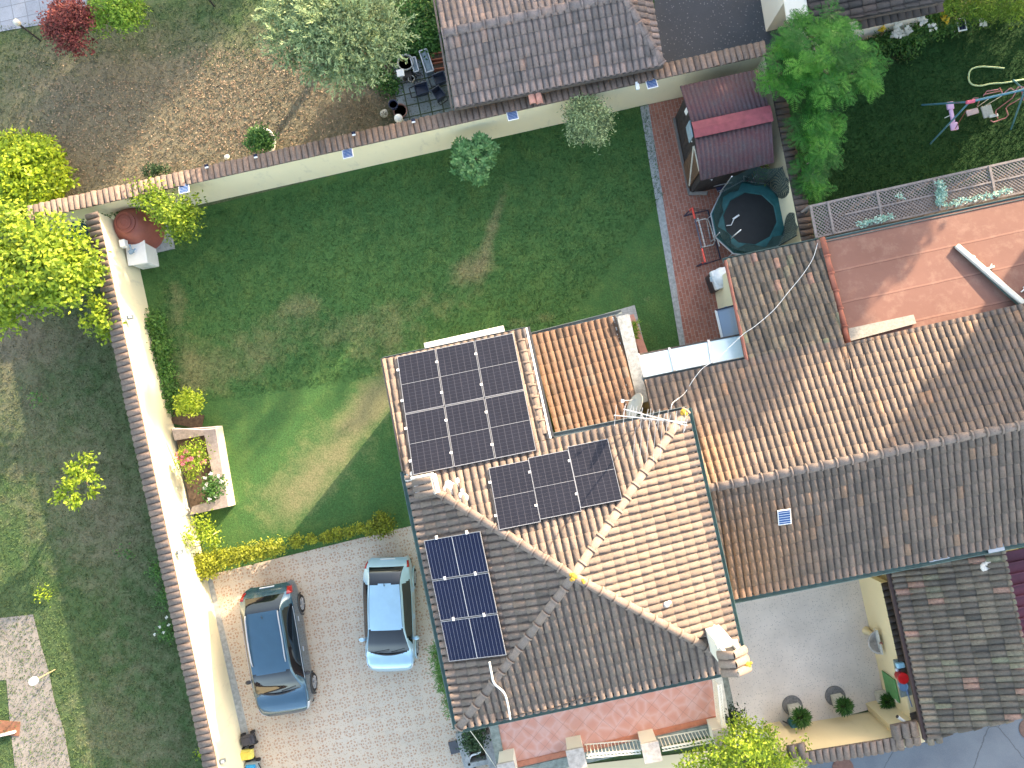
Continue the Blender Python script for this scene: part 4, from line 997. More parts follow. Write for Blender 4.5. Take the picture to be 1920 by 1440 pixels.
st1 = [(0,.42,.40,.50,.55),(.012,.50,.46,.64,.72),(.05,.60,.56,.78,.88),(.11,.66,.62,.84,.97),(.20,.70,.655,.88,.99),(.29,.84,.665,.80,1.0),(.385,.965,.675,.71,1.0),(.52,1.0,.685,.69,1.0),(.7,.995,.695,.68,1.0),(.84,.965,.70,.66,.99),(.9,.83,.70,.69,.97),(.945,.70,.655,.76,.94),(.985,.56,.5,.70,.86),(1.0,.45,.42,.6,.72)]
BLUEP = paintm('slate_blue_paint', (.035,.09,.14), .25, .5)
c1 = make_car('dark slate blue car with chrome roof rails parked near the left driveway wall', 4.4, 1.84, 1.62, BLUEP, st1, dict(h=(.02,.1,4.2,6.2), t=(.925,.975,3.4,6.3), arch=DARKM, mirror=DARKM), rails=True, rear_glass=(.845,.935), glassm=GLASS)
st2 = [(0,.40,.38,.42,.48),(.012,.50,.45,.60,.68),(.05,.62,.56,.76,.86),(.10,.69,.63,.84,.95),(.19,.73,.67,.88,.98),(.30,.87,.68,.80,.99),(.42,.965,.69,.71,1.0),(.55,1.0,.70,.69,1.0),(.7,.995,.71,.67,1.0),(.82,.965,.72,.64,.97),(.9,.84,.70,.68,.93),(.955,.66,.62,.74,.88),(.985,.55,.5,.70,.82),(1.0,.45,.42,.6,.72)]
LBP = paintm('silver_blue_paint', (.36,.54,.66), .3, .35)
c2 = make_car('pale silver blue hatchback parked beside the house, nose towards the bottom of the photo', 3.85, 1.66, 1.48, LBP, st2, dict(h=(.02,.1,4.2,6.2), t=(.93,.975,3.9,6.0), arch=LBP, handle=LBP), glassm=GLASS, rear_glass=(.815,.945), WS=(.19,.42))
def place_car(c, u0, v0, u1, v1, z):     # rear point, front point at height z
    a = P(u0, v0, z); b = P(u1, v1, z); mid = (a+b)/2; c.location = (mid.x, mid.y, .02); d = b-a; c.rotation_euler = (0, 0, math.atan2(d.y, d.x))
place_car(c1, 503,1103, 539,1335, .75)
place_car(c2, 728,1052, 735,1254, .7)
# ------------------------------------------------------------------ vegetation
class Leaves:
    def __init__(s): s.V = []; s.T = []; s.k = 4
    def quads(s, pos, ax, nor, ln, wd, tint):        # leaf shaped rhombs: base, side, tip, side
        ax = ax/np.linalg.norm(ax, axis=1, keepdims=True); sd = np.cross(nor, ax); sd /= (np.linalg.norm(sd, axis=1, keepdims=True)+1e-9)
        ln = np.asarray(ln).reshape(-1, 1); wd = np.asarray(wd).reshape(-1, 1)
        v = np.stack([pos, pos + ax*ln*.45 + sd*wd*.5, pos + ax*ln, pos + ax*ln*.45 - sd*wd*.5], axis=1)
        s.V.append(v.reshape(-1, 3)); s.T.append(np.broadcast_to(tint, (len(pos),)).copy())
    def build(s, name, mt, parent):
        V = np.concatenate(s.V); T = np.clip(np.concatenate(s.T), 0, 1); off = rootloc(parent)
        if off is not None: V = V - np.array(off)
        n = len(V)//4; me = bpy.data.meshes.new(name); me.vertices.add(len(V)); me.vertices.foreach_set('co', V.astype(np.float32).ravel())
        me.loops.add(n*4); me.loops.foreach_set('vertex_index', np.arange(n*4, dtype=np.int32)); me.polygons.add(n)
        me.polygons.foreach_set('loop_start', np.arange(0, n*4, 4, dtype=np.int32))
        at = me.attributes.new('tint', 'FLOAT', 'FACE'); at.data.foreach_set('value', T.astype(np.float32))
        me.update(calc_edges=True); me.validate(); me.materials.append(mt)
        o = bpy.data.objects.new(name, me); COL.objects.link(o)
        if parent: o.parent = parent
        return o
def rdir(n): 
    d = rng.normal(size=(n, 3)); return d/np.linalg.norm(d, axis=1, keepdims=True)
def crown(L, clumps, dens, ln, wd, up=.5, twig=.13, per=9, shell=.55, flat=.75, tv=.22, tb=.5):
    for (x, y, z, r) in clumps:
        nt = max(int(dens*r*r*12), 4); d = rdir(nt); d[:, 2] = np.where(d[:, 2] < -.45, -d[:, 2], d[:, 2])
        rad = r*(shell + (1-shell)*rng.random((nt, 1)))*(1+.16*rng.normal(size=(nt,1)))
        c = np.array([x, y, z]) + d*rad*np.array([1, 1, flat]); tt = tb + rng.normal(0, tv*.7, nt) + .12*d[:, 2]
        pos = np.repeat(c, per, 0) + rng.normal(0, twig, (nt*per, 3))*np.array([1,1,.7])
        out = np.repeat(d, per, 0); m = len(pos)
        nor = out*.4 + np.array([0, 0, up]) + rdir(m)*.55; ax = rdir(m) + out*.5; ax -= nor*(np.sum(ax*nor, 1, keepdims=True)/np.sum(nor*nor, 1, keepdims=True))
        L.quads(pos, ax, nor, ln*(.7+.6*rng.random(m)), wd*(.7+.6*rng.random(m)), np.repeat(tt, per) + rng.normal(0, tv, m))
def trunk(parent, base, clumps, r0=.07, mt=None, n=6):
    mt = mt or BARK; m = MB(); b = Vector(base); R = random.Random(len(clumps)*13+int(r0*1000))
    cx = Vector((sum(c[0] for c in clumps)/len(clumps), sum(c[1] for c in clumps)/len(clumps), sum(c[2] for c in clumps)/len(clumps)))
    fork = b.lerp(cx, .45) ; fork.x = b.x*.7 + cx.x*.3; fork.y = b.y*.7+cx.y*.3
    m.tube([b - EZ*.05, b.lerp(fork, .5) + Vector((R.gauss(0,.03),R.gauss(0,.03),0)), fork], [r0, r0*.8, r0*.65], 8)
    m.build('trunk', mt, parent, smooth=True)
    for c in clumps[:n]:
        e = Vector(c[:3]) + EZ*c[3]*.3; mid = fork.lerp(e, .5) + Vector((R.gauss(0,.07),R.gauss(0,.07),.08)); k = MB()
        k.tube([fork, mid, e], [r0*.5, r0*.35, r0*.12], 6); k.build('limb', mt, parent, smooth=True)
G_YEL = leaf_mat('golden_thuja_leaf', (.101,.169,.008), (.201,.299,.012), (.405,.499,.020), .3)
G_LIME = leaf_mat('lime_leaf', (.097,.168,.012), (.212,.315,.020), (.443,.525,.040), .4)
G_MID = leaf_mat('mid_leaf', (.022,.072,.014), (.045,.136,.024), (.105,.224,.042), .3)
G_DARK = leaf_mat('dark_leaf', (.01,.03,.01), (.02,.055,.016), (.045,.095,.03), .25)
G_FROND = leaf_mat('frond_leaf', (.018,.090,.012), (.037,.173,.020), (.103,.300,.030), .35)
G_OLIVE = leaf_mat('olive_leaf', (.100,.151,.067), (.216,.291,.134), (.432,.528,.254), .3)
G_BROAD = leaf_mat('broad_leaf', (.041,.113,.034), (.081,.202,.056), (.189,.353,.134), .25)
G_RED = leaf_mat('red_maple_leaf', (.068,.014,.014), (.150,.031,.028), (.255,.063,.049), .3)
G_BRIGHT = leaf_mat('bright_maple_leaf', (.075,.150,.014), (.150,.270,.024), (.270,.420,.048), .4)
G_HEDGE = leaf_mat('golden_hedge_leaf', (.106,.128,.009), (.239,.267,.018), (.442,.469,.044), .35)
G_DRY = leaf_mat('dry_twigs', (.05,.045,.025), (.1,.085,.05), (.16,.14,.09), .2)
G_TEAL = leaf_mat('pale_teal_leaf', (.12,.26,.2), (.25,.42,.33), (.5,.65,.55), .1)
F_PINK = leaf_mat('pink_petal', (.45,.08,.12), (.65,.2,.25), (.8,.45,.45), .3)
F_WHITE = leaf_mat('white_petal', (.6,.6,.55), (.75,.75,.7), (.85,.85,.8), .3)
F_YEL = leaf_mat('yellow_petal', (.45,.3,.02), (.6,.45,.03), (.7,.6,.1), .3)
def sph(u, v, z, r): p = P(u, v, z); return (p.x, p.y, z, r)
def blobs(cu, cv, z, R, n, r, seed, sz=.5, elong=None):
    Rn = random.Random(seed); c = P(cu, cv, z); out = [(c.x, c.y, z, r*1.15)]
    for i in range(n):
        a = 2*PI*i/n + Rn.uniform(-.35,.35); d = R*Rn.uniform(.55, 1.0); dx, dy = math.cos(a)*d, math.sin(a)*d
        if elong: dx *= elong[0]; dy *= elong[1]
        out.append((c.x+dx, c.y+dy, z - d*sz*Rn.uniform(.3,1.1), r*Rn.uniform(.7,1.1)))
    return out
def plant(name, label, cat, clumps, base, mt, dens, ln, wd, group=None, r0=.06, bark=None, limbs=6, nm='crown', **k):
    t = thing(name, label, cat, base, group); L = Leaves(); crown(L, clumps, dens, ln, wd, **k); L.build(nm, mt, t)
    if r0: trunk(t, base, clumps, r0, bark, limbs)
    return t
# left side
plant('golden_bush', 'big round golden green bush at the left edge above the wall end', 'bush', blobs(40,322,1.35,.95,9,.75,1,.5)+blobs(40,322,.6,1.2,9,.6,2,.2), P(48,330,0), G_YEL, 24, .15, .085, per=10, twig=.08, r0=.08, tb=.55, tv=.25)
cl = []
for (u, v, z, r) in ((40,520,3.0,1.0),(100,455,3.1,.9),(30,450,2.9,.8),(120,530,2.9,.85),(150,480,2.8,.65),(60,555,2.7,.6),(10,580,2.5,.7),(165,515,2.6,.5),(20,410,2.6,.55),(95,500,3.4,.8),(-30,500,3,.9)): cl.append(sph(u,v,z,r))
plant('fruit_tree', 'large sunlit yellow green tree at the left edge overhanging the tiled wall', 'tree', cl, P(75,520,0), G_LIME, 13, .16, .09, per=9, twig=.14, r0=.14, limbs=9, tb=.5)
plant('fruit_sapling', 'small yellow green sapling below the big left tree, touching the wall tiles', 'tree', [sph(185,575,2,.32),sph(200,600,2.0,.34),sph(168,605,1.8,.22),sph(190,625,1.7,.2)], P(205,590,0), G_LIME, 22, .14, .08, twig=.1, r0=.04)
plant('young_tree', 'lone small tree with a hook shaped pale green crown on the left yard', 'tree', [sph(162,862,1.9,.16),sph(140,880,1.9,.22),sph(138,905,1.9,.2),sph(108,932,1.8,.15),sph(138,940,1.8,.2),sph(172,895,1.9,.16),sph(178,920,1.8,.16),sph(152,893,1.9,.18),sph(126,915,1.8,.15)], P(176,882,0), G_LIME, 30, .14, .075, twig=.08, r0=.035, limbs=9)
plant('dark_shrub', 'low dark clipped shrub against the wall under the top left yard', 'shrub', [sph(283,322,.5,.28),sph(303,321,.5,.28)], P(293,322,0), G_DARK, 50, .07, .04, r0=.03, twig=.05)
t = plant('ring_shrub', 'round green shrub in a pale stone ring beside the tiled wall', 'shrub', blobs(484,262,.8,.28,6,.3,5), P(486,266,0), G_MID, 36, .1, .05, r0=.03, twig=.07)
m = MB(); c = P(488,268,.1); 
m.tube([c + Vector((.52*math.cos(a), .52*math.sin(a), 0)) for a in np.linspace(-1.9, 1.9, 16)], .06, 6); m.build('stone_ring', STONEL, t)
plant('red_maple', 'dark red maple beside the blue grey paving at top left', 'tree', blobs(123,42,1.9,.65,7,.5,6), P(128,40,0), G_RED, 26, .11, .05, twig=.1, r0=.07)
plant('green_maple', 'bright green maple at the top edge right of the red one', 'tree', blobs(222,15,1.9,.8,7,.45,7,.5,(1.1,.75)), P(225,20,0), G_BRIGHT, 22, .12, .055, twig=.11, r0=.06)
# big olive at the top: feathery sprays
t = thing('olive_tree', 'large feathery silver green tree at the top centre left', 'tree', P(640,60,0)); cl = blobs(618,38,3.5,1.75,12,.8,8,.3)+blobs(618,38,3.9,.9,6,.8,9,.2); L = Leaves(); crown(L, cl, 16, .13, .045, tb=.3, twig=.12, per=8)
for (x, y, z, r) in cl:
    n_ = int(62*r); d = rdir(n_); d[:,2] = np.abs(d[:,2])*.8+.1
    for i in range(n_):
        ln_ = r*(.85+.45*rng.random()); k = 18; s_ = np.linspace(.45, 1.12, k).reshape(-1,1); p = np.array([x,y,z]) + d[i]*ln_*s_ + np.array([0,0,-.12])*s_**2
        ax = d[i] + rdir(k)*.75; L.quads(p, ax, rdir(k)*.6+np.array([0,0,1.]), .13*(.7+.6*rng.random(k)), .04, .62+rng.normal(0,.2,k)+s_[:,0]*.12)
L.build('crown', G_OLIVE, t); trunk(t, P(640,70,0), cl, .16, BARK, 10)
t = plant('dry_shrub', 'leggy half dead shrub by the top wall left of the slab patio', 'shrub', [sph(685,190,.7,.5),sph(660,205,.5,.35),sph(705,215,.5,.35),sph(672,225,.4,.3)], P(690,205,0), G_DRY, 16, .12, .02, r0=.03, twig=.16)
plant('ground_cover', 'patch of green ivy like ground cover below the neighbour roof edge', 'ivy', [sph(790,30,.15,.9),sph(770,75,.15,.7),sph(800,60,.2,.7),sph(745,95,.12,.4),sph(730,160,.1,.4),sph(812,95,.15,.3),sph(700,130,.1,.4)], P(780,50,0), G_MID, 26, .11, .07, r0=0, flat=.2, tb=.45)['kind'] = 'stuff'
plant('ivy', 'strip of green creepers growing along the foot of the top wall at its left end', 'ivy', [sph(u, 402-.222*(u-120)+5, .8, .3) for u in range(105, 330, 22)], P(200,390,0), G_MID, 26, .1, .06, r0=0, tb=.35)
plant('citrus_tree', 'bushy green and yellow citrus tree leaning over the brown water tank', 'tree', [sph(300,380,2.1,.5),sph(330,400,2.1,.55),sph(285,365,2.0,.4),sph(350,420,1.9,.45),sph(330,430,1.8,.4),sph(315,400,2.3,.5),sph(355,385,1.8,.35),sph(262,372,1.9,.3)], P(325,405,0), G_LIME, 18, .12, .06, tb=.25, tv=.3, twig=.12, r0=.08, bark=BARKL)
plant('weeds', 'ragged green weeds along the foot of the sunlit left wall', 'weeds', [sph(285+k*.235*13, 590+k*13, .25, .16+.05*(k%3)) for k in range(0,14)]+[sph(295,600,.5,.2),sph(305,650,.5,.2),sph(283,618,.4,.18)], P(300,650,0), G_MID, 46, .11, .05, r0=0, tb=.55)
plant('rose_bush', 'sunlit yellow green shrub on the lawn edge above the raised bed', 'shrub', [sph(350,750,1.0,.3),sph(340,765,.9,.22),sph(362,768,.9,.22),sph(352,740,1.1,.2),sph(372,752,.7,.25)], P(358,760,0), G_LIME, 36, .11, .055, tb=.65, twig=.08, r0=.03)
t = plant('rose_bush', 'rose bush with pink blooms in the raised stone bed', 'rose bush', [sph(352,850,1.1,.28),sph(365,870,1.1,.3),sph(345,868,1.0,.22),sph(358,893,.9,.22),sph(378,855,.9,.24),sph(372,835,.9,.2)], P(370,865,.3), G_LIME, 30, .09, .045, tb=.35, twig=.1, r0=.03)
def blooms(t, pts, mt, r=.045):
    L = Leaves()
    for u, v, z in pts:
        c = np.array(P(u, v, z)); n_ = 14; L.quads(np.repeat([c], n_, 0)+rng.normal(0, r*.35, (n_,3)), rdir(n_)*np.array([1,1,.3]), rdir(n_)*.5+np.array([0,0,1.]), r*1.3, r*1.1, .5+rng.normal(0,.2,n_))
    return L.build('blooms', mt, t)
blooms(t, [(333,853,1.1),(340,868,1.2),(356,862,1.3),(380,867,1.1),(374,850,1.0),(358,875,1.2),(350,845,1.2),(343,862,1.2)], F_PINK, .09)
t = plant('flowering_shrub', 'leafy shrub with tiny white flowers at the lower corner of the raised bed', 'shrub', [sph(395,905,.8,.25),sph(403,920,.8,.24),sph(390,925,.7,.2),sph(412,908,.7,.15)], P(400,915,.3), G_MID, 34, .1, .05, tb=.55, r0=.02)
blooms(t, [(384,896,1.0),(388,908,1.0),(396,889,1.0),(384,915,.95),(410,893,.9),(393,936,.9),(405,930,.9),(415,903,.9)], F_WHITE, .05)
plant('leggy_shrub', 'thin bright shrub between the raised bed and the yellow hedge', 'shrub', [sph(375,985,1.0,.25),sph(390,1000,.8,.28),sph(360,1000,1.1,.2),sph(400,1015,.5,.25),sph(385,975,1.1,.15),sph(350,1012,1.1,.14)], P(392,1002,0), G_LIME, 24, .11, .05, tb=.5, r0=.03)
# golden hedge
hp = [(376,1060,.34),(392,1052,.34),(410,1048,.36),(430,1044,.34),(450,1040,.32),(470,1036,.32),(490,1031,.3),(508,1028,.3),(525,1025,.26)]
plant('golden_hedge', 'continuous sunlit stretch of golden hedge from the left wall along the driveway', 'hedge', [sph(u,v,.5,r) for u,v,r in hp]+[sph(380,1074,.45,.26),sph(398,1070,.4,.24),sph(366,1050,.4,.25)], P(450,1042,0), G_HEDGE, 46, .085, .05, tb=.5, r0=0, twig=.06)
gh = 'separate golden hedge bushes along the top of the driveway'
for i, (u, v, r, lab) in enumerate(((557,1014,.27,'first loose golden bush right of the continuous hedge'),(584,1009,.2,'small golden bush, second of the loose ones counted from the left'),(612,1006,.22,'third loose golden bush on the driveway edge, touching the fourth'),(633,1000,.24,'fourth loose golden bush on the driveway edge, in the middle of the row'),(656,996,.2,'fifth loose golden bush, a narrow one before the pair by the house'),(676,990,.21,'sixth loose golden bush, just left of the biggest end bush'))):
    plant('golden_bush', lab, 'bush', [sph(u,v,.35,r*.85),sph(u+4,v+3,.3,r*.6),sph(u-4,v+2,.25,r*.6)], P(u,v,0), G_HEDGE, 50, .08, .048, group=gh, tb=.38, r0=.02, twig=.05)
plant('golden_bush', 'largest loose golden bush, at the right end of the row near the house', 'bush', [sph(702,988,.5,.3),sph(722,983,.5,.32),sph(713,975,.4,.26),sph(712,993,.4,.26)], P(712,984,0), G_HEDGE, 46, .09, .05, group=gh, tb=.25, r0=.03, twig=.06)
# lawn trees
t = thing('magnolia_sapling', 'small broad leaved tree with glossy leaves standing on the lawn by the wall', 'tree', P(893,303,0)); cl = blobs(890,296,1.5,.6,12,.32,11,.3); L = Leaves()
for (x,y,z,r) in cl:
    for i in range(22):
        d = rdir(1)[0]; d[2] = abs(d[2]); c = np.array([x,y,z])+d*r*(.5+.7*rng.random()); k = 6; a = np.linspace(0, 2*PI, k, endpoint=False)+rng.random()*6
        ax = np.stack([np.cos(a), np.sin(a), np.full(k, .25)], 1)+rdir(k)*.25; L.quads(np.repeat([c],k,0), ax, np.tile([0,0,1.],(k,1))+rdir(k)*.35, .17*(.7+.5*rng.random(k)), .075, .5+rng.normal(0,.25,k)+(z-1.3)*.2)
L.build('crown', G_BROAD, t); trunk(t, P(893,303,0), cl, .04, BARK, 9)
plant('olive_sapling', 'small pale olive tree against the cream wall near the kerb strip', 'tree', blobs(1103,226,2.0,.52,9,.4,12,.4), P(1092,268,0), G_OLIVE, 48, .11, .035, tb=.35, tv=.3, twig=.12, r0=.05, bark=BARKL)
# fern leaved tree
def frond_tree(label, cl, base, nf, seed):
    t = thing('feathery_tree', label, 'tree', base); L = Leaves(); R = np.random.default_rng(seed)
    for (x, y, z, r) in cl:
        for i in range(int(nf*r*r)):
            if i % 9 == 0:
                d0 = rng.normal(size=3); d0[2] = abs(d0[2]); d0 /= np.linalg.norm(d0); oc = np.array([x,y,z]) + d0*r*(.45+.5*rng.random())*np.array([1,1,.7]); tr_ = rng.normal(0, .24); a0_ = rng.random()*6.28
            aa = a0_ + (i % 9)*.7 + rng.normal(0,.15); o = oc + rng.normal(0,.03,3)
            h = np.array([math.cos(aa), math.sin(aa), .12]) + d0*np.array([.55,.55,.2]) + rng.normal(0,.1,3); h /= np.linalg.norm(h); ln_ = .3+.2*rng.random(); k = 9
            s_ = np.linspace(.08, 1, k).reshape(-1,1); p = o + h*ln_*s_ + np.array([0,0,-.16])*s_**2; sd = np.cross(h, [0,0,1.]); sd /= np.linalg.norm(sd)+1e-9
            w_ = (.15*np.sin(np.linspace(.35, 2.9, k))+.03); tt = .45+tr_+rng.normal(0,.1)+(z-2.6)*.15+(o[2]-z)*.35
            for q in (-1, 1): L.quads(p, sd*q + h*.45 + np.array([0,0,-.1]) + rng.normal(0,.05,(k,3)), np.tile([0,0,1.],(k,1))+rng.normal(0,.2,(k,3)), w_*.9, .028, tt+rng.normal(0,.06,k))
    L.build('crown', G_FROND, t); trunk(t, base, cl, .11, BARKL, 9); return t
frond_tree('large bright green feathery tree growing over the wall right of the shed', [sph(1520,100,3.4,.95),sph(1575,95,3.3,.9),sph(1470,130,3.0,.75),sph(1540,55,3.2,.8),sph(1490,60,3.0,.6),sph(1610,150,3.0,.75),sph(1560,160,3.2,.8),sph(1500,165,3.0,.7),sph(1625,110,2.8,.5),sph(1540,200,2.8,.6),sph(1475,95,2.9,.5)], P(1530,150,0), 150, 1)
frond_tree('narrow feathery tree below the large one, squeezed between wall and lawn', [sph(1520,235,2.6,.6),sph(1540,275,2.5,.65),sph(1515,275,2.4,.5),sph(1550,245,2.5,.5),sph(1520,330,2.3,.55),sph(1535,350,2.0,.5),sph(1510,310,2.3,.45),sph(1540,310,2.2,.5)], P(1530,300,0), 150, 2)
# flower bed at top right
t = plant('flower_bed', 'flower bed of mixed green plants with white flowers along the dark roof', 'flower bed', [sph(u, 88-.26*(u-1640)+Rz, .4, .32) for u, Rz in ((1625,5),(1650,0),(1672,-3),(1695,2),(1718,-2),(1740,-6),(1765,-10),(1790,-10),(1815,-8),(1840,-14))]+[sph(1635,110,.3,.25),sph(1700,95,.25,.25),sph(1780,45,.3,.3),sph(1760,20,.6,.35),sph(1740,28,.6,.3)], P(1740,60,0), G_MID, 30, .12, .05, tb=.4, tv=.3, r0=0)
blooms(t, [(1730,40,.9),(1727,36,.9),(1690,63,.8),(1700,58,.8),(1682,50,.8),(1748,50,.7),(1842,41,.5),(1679,65,.8)], F_WHITE, .11)
blooms(t, [(1770,33,.8),(1776,38,.8),(1655,55,.8),(1768,26,.8),(1634,120,.5)], F_YEL, .09)
plant('shrub', 'bright green shrub at the top right corner above the flower bed', 'shrub', [sph(1800,8,1.0,.5),sph(1840,5,1.1,.5),sph(1870,15,.9,.45),sph(1900,5,1.0,.5),sph(1910,22,.7,.4),sph(1775,0,1.1,.5),sph(1850,28,.6,.3)], P(1850,10,0), G_BRIGHT, 26, .13, .035, tb=.3, r0=.04)
# near the house and courtyard
plant('wall_climber', 'grassy green climber poking out along the left eave of the square roof', 'climber', [sph(818+k*3.2, 1215+k*13, 2.2-.02*k, .17+.03*(k%2)) for k in range(0, 6)]+[sph(828+k*3.4, 1262+k*14, 1.9, .13) for k in range(0,6)], P(850,1240,0), G_MID, 50, .2, .022, tb=.7, r0=0, twig=.08)
plant('bed_shrub', 'dark green shrub filling the narrow bed below the roof corner', 'shrub', [sph(885,1378,.8,.3),sph(893,1390,.7,.28),sph(882,1392,.6,.22)], P(888,1385,.1), G_DARK, 46, .1, .05, r0=.02, tb=.5)
plant('dark_shrub', 'nearly black leaved shrub by the balcony corner post', 'shrub', [sph(1362,1345,.9,.26),sph(1376,1342,.9,.24),sph(1368,1356,.7,.2)], P(1366,1345,0), G_DARK, 46, .09, .045, r0=.02, tb=-.05, tv=.12)
cl = [sph(1390,1400,2.6,.62),sph(1430,1385,2.5,.5),sph(1350,1410,2.4,.5),sph(1300,1425,2.1,.45),sph(1440,1415,2.3,.45),sph(1395,1370,2.5,.38),sph(1400,1440,2.3,.6),sph(1460,1430,2.1,.4),sph(1485,1425,2.0,.35),sph(1340,1440,2.2,.45),sph(1500,1400,1.9,.2),sph(1385,1352,2.3,.22),sph(1290,1440,1.9,.35)]
plant('lime_tree', 'sunlit yellow green tree at the bottom edge beside the balcony posts', 'tree', cl, P(1390,1440,0), G_LIME, 18, .11, .055, tb=.55, twig=.13, r0=.1, limbs=9)
plant('climbing_plant', 'green plant growing out of the gap beside the grey coping near the orange roof', 'plant', [sph(1186,625,.75,.14),sph(1188,612,.7,.1)], P(1186,622,.5), G_BRIGHT, 60, .22, .03, r0=0, tb=.5, twig=.03)
# weeds dotted over the left yard
for i, (u, v, r, lab) in enumerate(((293,1070,.22,'small green bush at the foot of the wall beside the yellow hedge'),(312,1120,.28,'dark leafy bush against the left side of the tiled wall'),(310,1185,.25,'thin weed clump with white flowers against the outside of the left wall'),(235,1035,.12,'small green weed tuft on the left yard near the wall'),(375,1410,.12,'pale weed by the outside of the wall at the bottom edge'),(70,745,.12,'lone weed tuft high on the left yard'),(80,1115,.16,'bright weed tuft above the cracked concrete path'))):
    t = plant('weed_clump', lab, 'weed', [sph(u,v,.2,r)], P(u,v,0), G_MID if i not in (4,6) else G_LIME, 40, .1, .045, r0=0, tb=.5)
    if i == 2: blooms(t, [(300,1175,.4),(306,1186,.4),(316,1172,.4),(290,1190,.4),(312,1158,.3)], F_WHITE, .04)

# ------------------------------------------------------------------ grass tufts and fallen leaves
def tufts(name, polys, n, blobs_, mt, zz, s0, seed, label=None):
    R = np.random.default_rng(seed); q = [P(u, v, zz) for u, v in polys]; xs = [p.x for p in q]; ys = [p.y for p in q]
    pts = np.stack([R.uniform(min(xs), max(xs), n), R.uniform(min(ys), max(ys), n)], 1); m = len(q); keep = np.ones(n, bool)
    ar = sum(q[i].x*q[(i+1)%m].y-q[(i+1)%m].x*q[i].y for i in range(m)); sg = 1 if ar > 0 else -1
    for i in range(m):
        a, b = q[i], q[(i+1)%m]; keep &= sg*((b.x-a.x)*(pts[:,1]-a.y)-(b.y-a.y)*(pts[:,0]-a.x)) > 0
    pts = pts[keep]; n = len(pts); L = Leaves(); dry_lit = np.zeros(n)
    S = 1331/CAMZ; U = 1000 + pts[:,0]*S*1.0; V = 775 - pts[:,1]*S
    for (a, b, ru, rv, k, an) in blobs_:
        c, d = math.cos(an), math.sin(an); x = U-a; y = V-b; dry_lit += k*np.exp(-(((x*c+y*d)/ru)**2+((-x*d+y*c)/rv)**2))
    pos = np.concatenate([pts, np.full((n,1), zz)], 1); all_d = []
    for k in range(2):
        ax = R.normal(size=(n,3))*np.array([1,1,0]) + np.array([0,0,.8]); L.quads(pos, ax, R.normal(size=(n,3))*.5+np.array([0,0,.6]), s0*(.6+.8*R.random(n)), s0*.34, np.clip(.55+R.normal(0,.2,n),0,1)); all_d.append(dry_lit)
    o = L.build(name, mt, None); at = o.data.attributes.new('dry_lit', 'FLOAT', 'FACE'); at.data.foreach_set('value', np.concatenate(all_d).astype(np.float32)); o['kind'] = 'stuff'; return o
tufts('grass_blades', [(266,432),(1212,190),(1290,625),(1185,640),(1000,700),(790,985),(400,1070)], 70000, LB, LAWN, .01, .07, 1)
tufts('yard_grass', [(-60,560),(262,520),(440,1500),(-60,1500)], 34000, YB, YARD, .0, .08, 2)
tufts('yard_grass', [(-60,60),(740,-60),(860,215),(60,400),(-60,400)], 30000, YB, YARD, .0, .075, 3)
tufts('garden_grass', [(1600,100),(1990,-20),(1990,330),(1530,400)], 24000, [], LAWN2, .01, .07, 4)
LITTER = leaf_mat('fallen_leaf', (.12,.075,.045), (.26,.18,.11), (.42,.32,.22), .1)
def litter(n, rect, seed, s0):
    R = np.random.default_rng(seed); L = Leaves(); U = R.uniform(rect[0], rect[2], n); V = R.uniform(rect[1], rect[3], n); K = 25/1331.
    pos = np.stack([(U-1000)*K, (775-V)*K, np.full(n, .03)+R.random(n)*.03], 1); L.quads(pos, R.normal(size=(n,3))*np.array([1,1,.15]), R.normal(size=(n,3))*.25+np.array([0,0,1.]), s0*(.5+.9*R.random(n)), s0*.5, .45+R.normal(0,.25,n))
    o = L.build('fallen_leaves', LITTER, None); o['kind'] = 'stuff'
litter(1500, (60,130,480,330), 1, .085); litter(2200, (330,70,740,270), 2, .08); litter(500, (0,60,500,330), 3, .08)

# ------------------------------------------------------------------ trees and a tall house outside the frame, towards the low sun
PS = Vector((.7828,-.6223,0)); PT = Vector((.6223,.7828,0))
def edge_tree(s_, T, H, r, label, dens=12, zlow=.3, leaf=.34):
    b = PS*s_ + PT*T; t = thing('tall_tree', label, 'tree', b); cl = []
    R = random.Random(int(s_*100)+77); nz = max(int(H*(1-zlow)/(r*.9)), 2)
    for i in range(nz):
        z = H*zlow + (H-r*.6-H*zlow)*i/(nz-1); rr = r*(1-.35*(i/(nz-1)))
        cl.append((b.x+R.uniform(-.3,.3)*r, b.y+R.uniform(-.3,.3)*r, z, rr))
    L = Leaves(); crown(L, cl, dens, leaf, leaf*.6, twig=.25, per=9, shell=.2, flat=.8); L.build('crown', G_DARK, t); trunk(t, (b.x,b.y,0), cl, .18, BARK, 4); return t
TT = 27.0; TAN = math.tan(SUN_EL)
prof = [(-24.8,-8,1.4),(-22.5,-8,1.5),(-20.2,-8.5,1.4),(-18.3,-8,1.0),(-11.6,-9,.9),(-10.3,-12,.8),(-9.3,-7.5,.5),(-8.5,-9.5,.45),(-7.8,-4.5,.35),(-7.2,-7.5,.3),(-6.5,-1.5,.35),(-5.9,-4,.25),(-5.3,-1.5,.45),(-4.7,-3.5,.22),(-4.0,.5,.7),(-2.4,-2.5,1.3),(-.6,-3,1.3),(1.2,-4,1.4),(2.8,-10.2,1.1),(4.3,-9.5,1.0),(5.3,-4,.7)]  # unseen row: heights, widths and gaps shaped for the shade and light streaks
gl = 'tall trees beyond the top right corner, outside the photo'
for i, (s_, tb_, r) in enumerate(prof):
    edge_tree(s_, TT + (i%2)*2.2, (TT + (i%2)*2.2 - tb_)*TAN, r, 'tall dark tree of the row beyond the gardens', )['group'] = gl
b = PS*(8.55+6) + PT*25
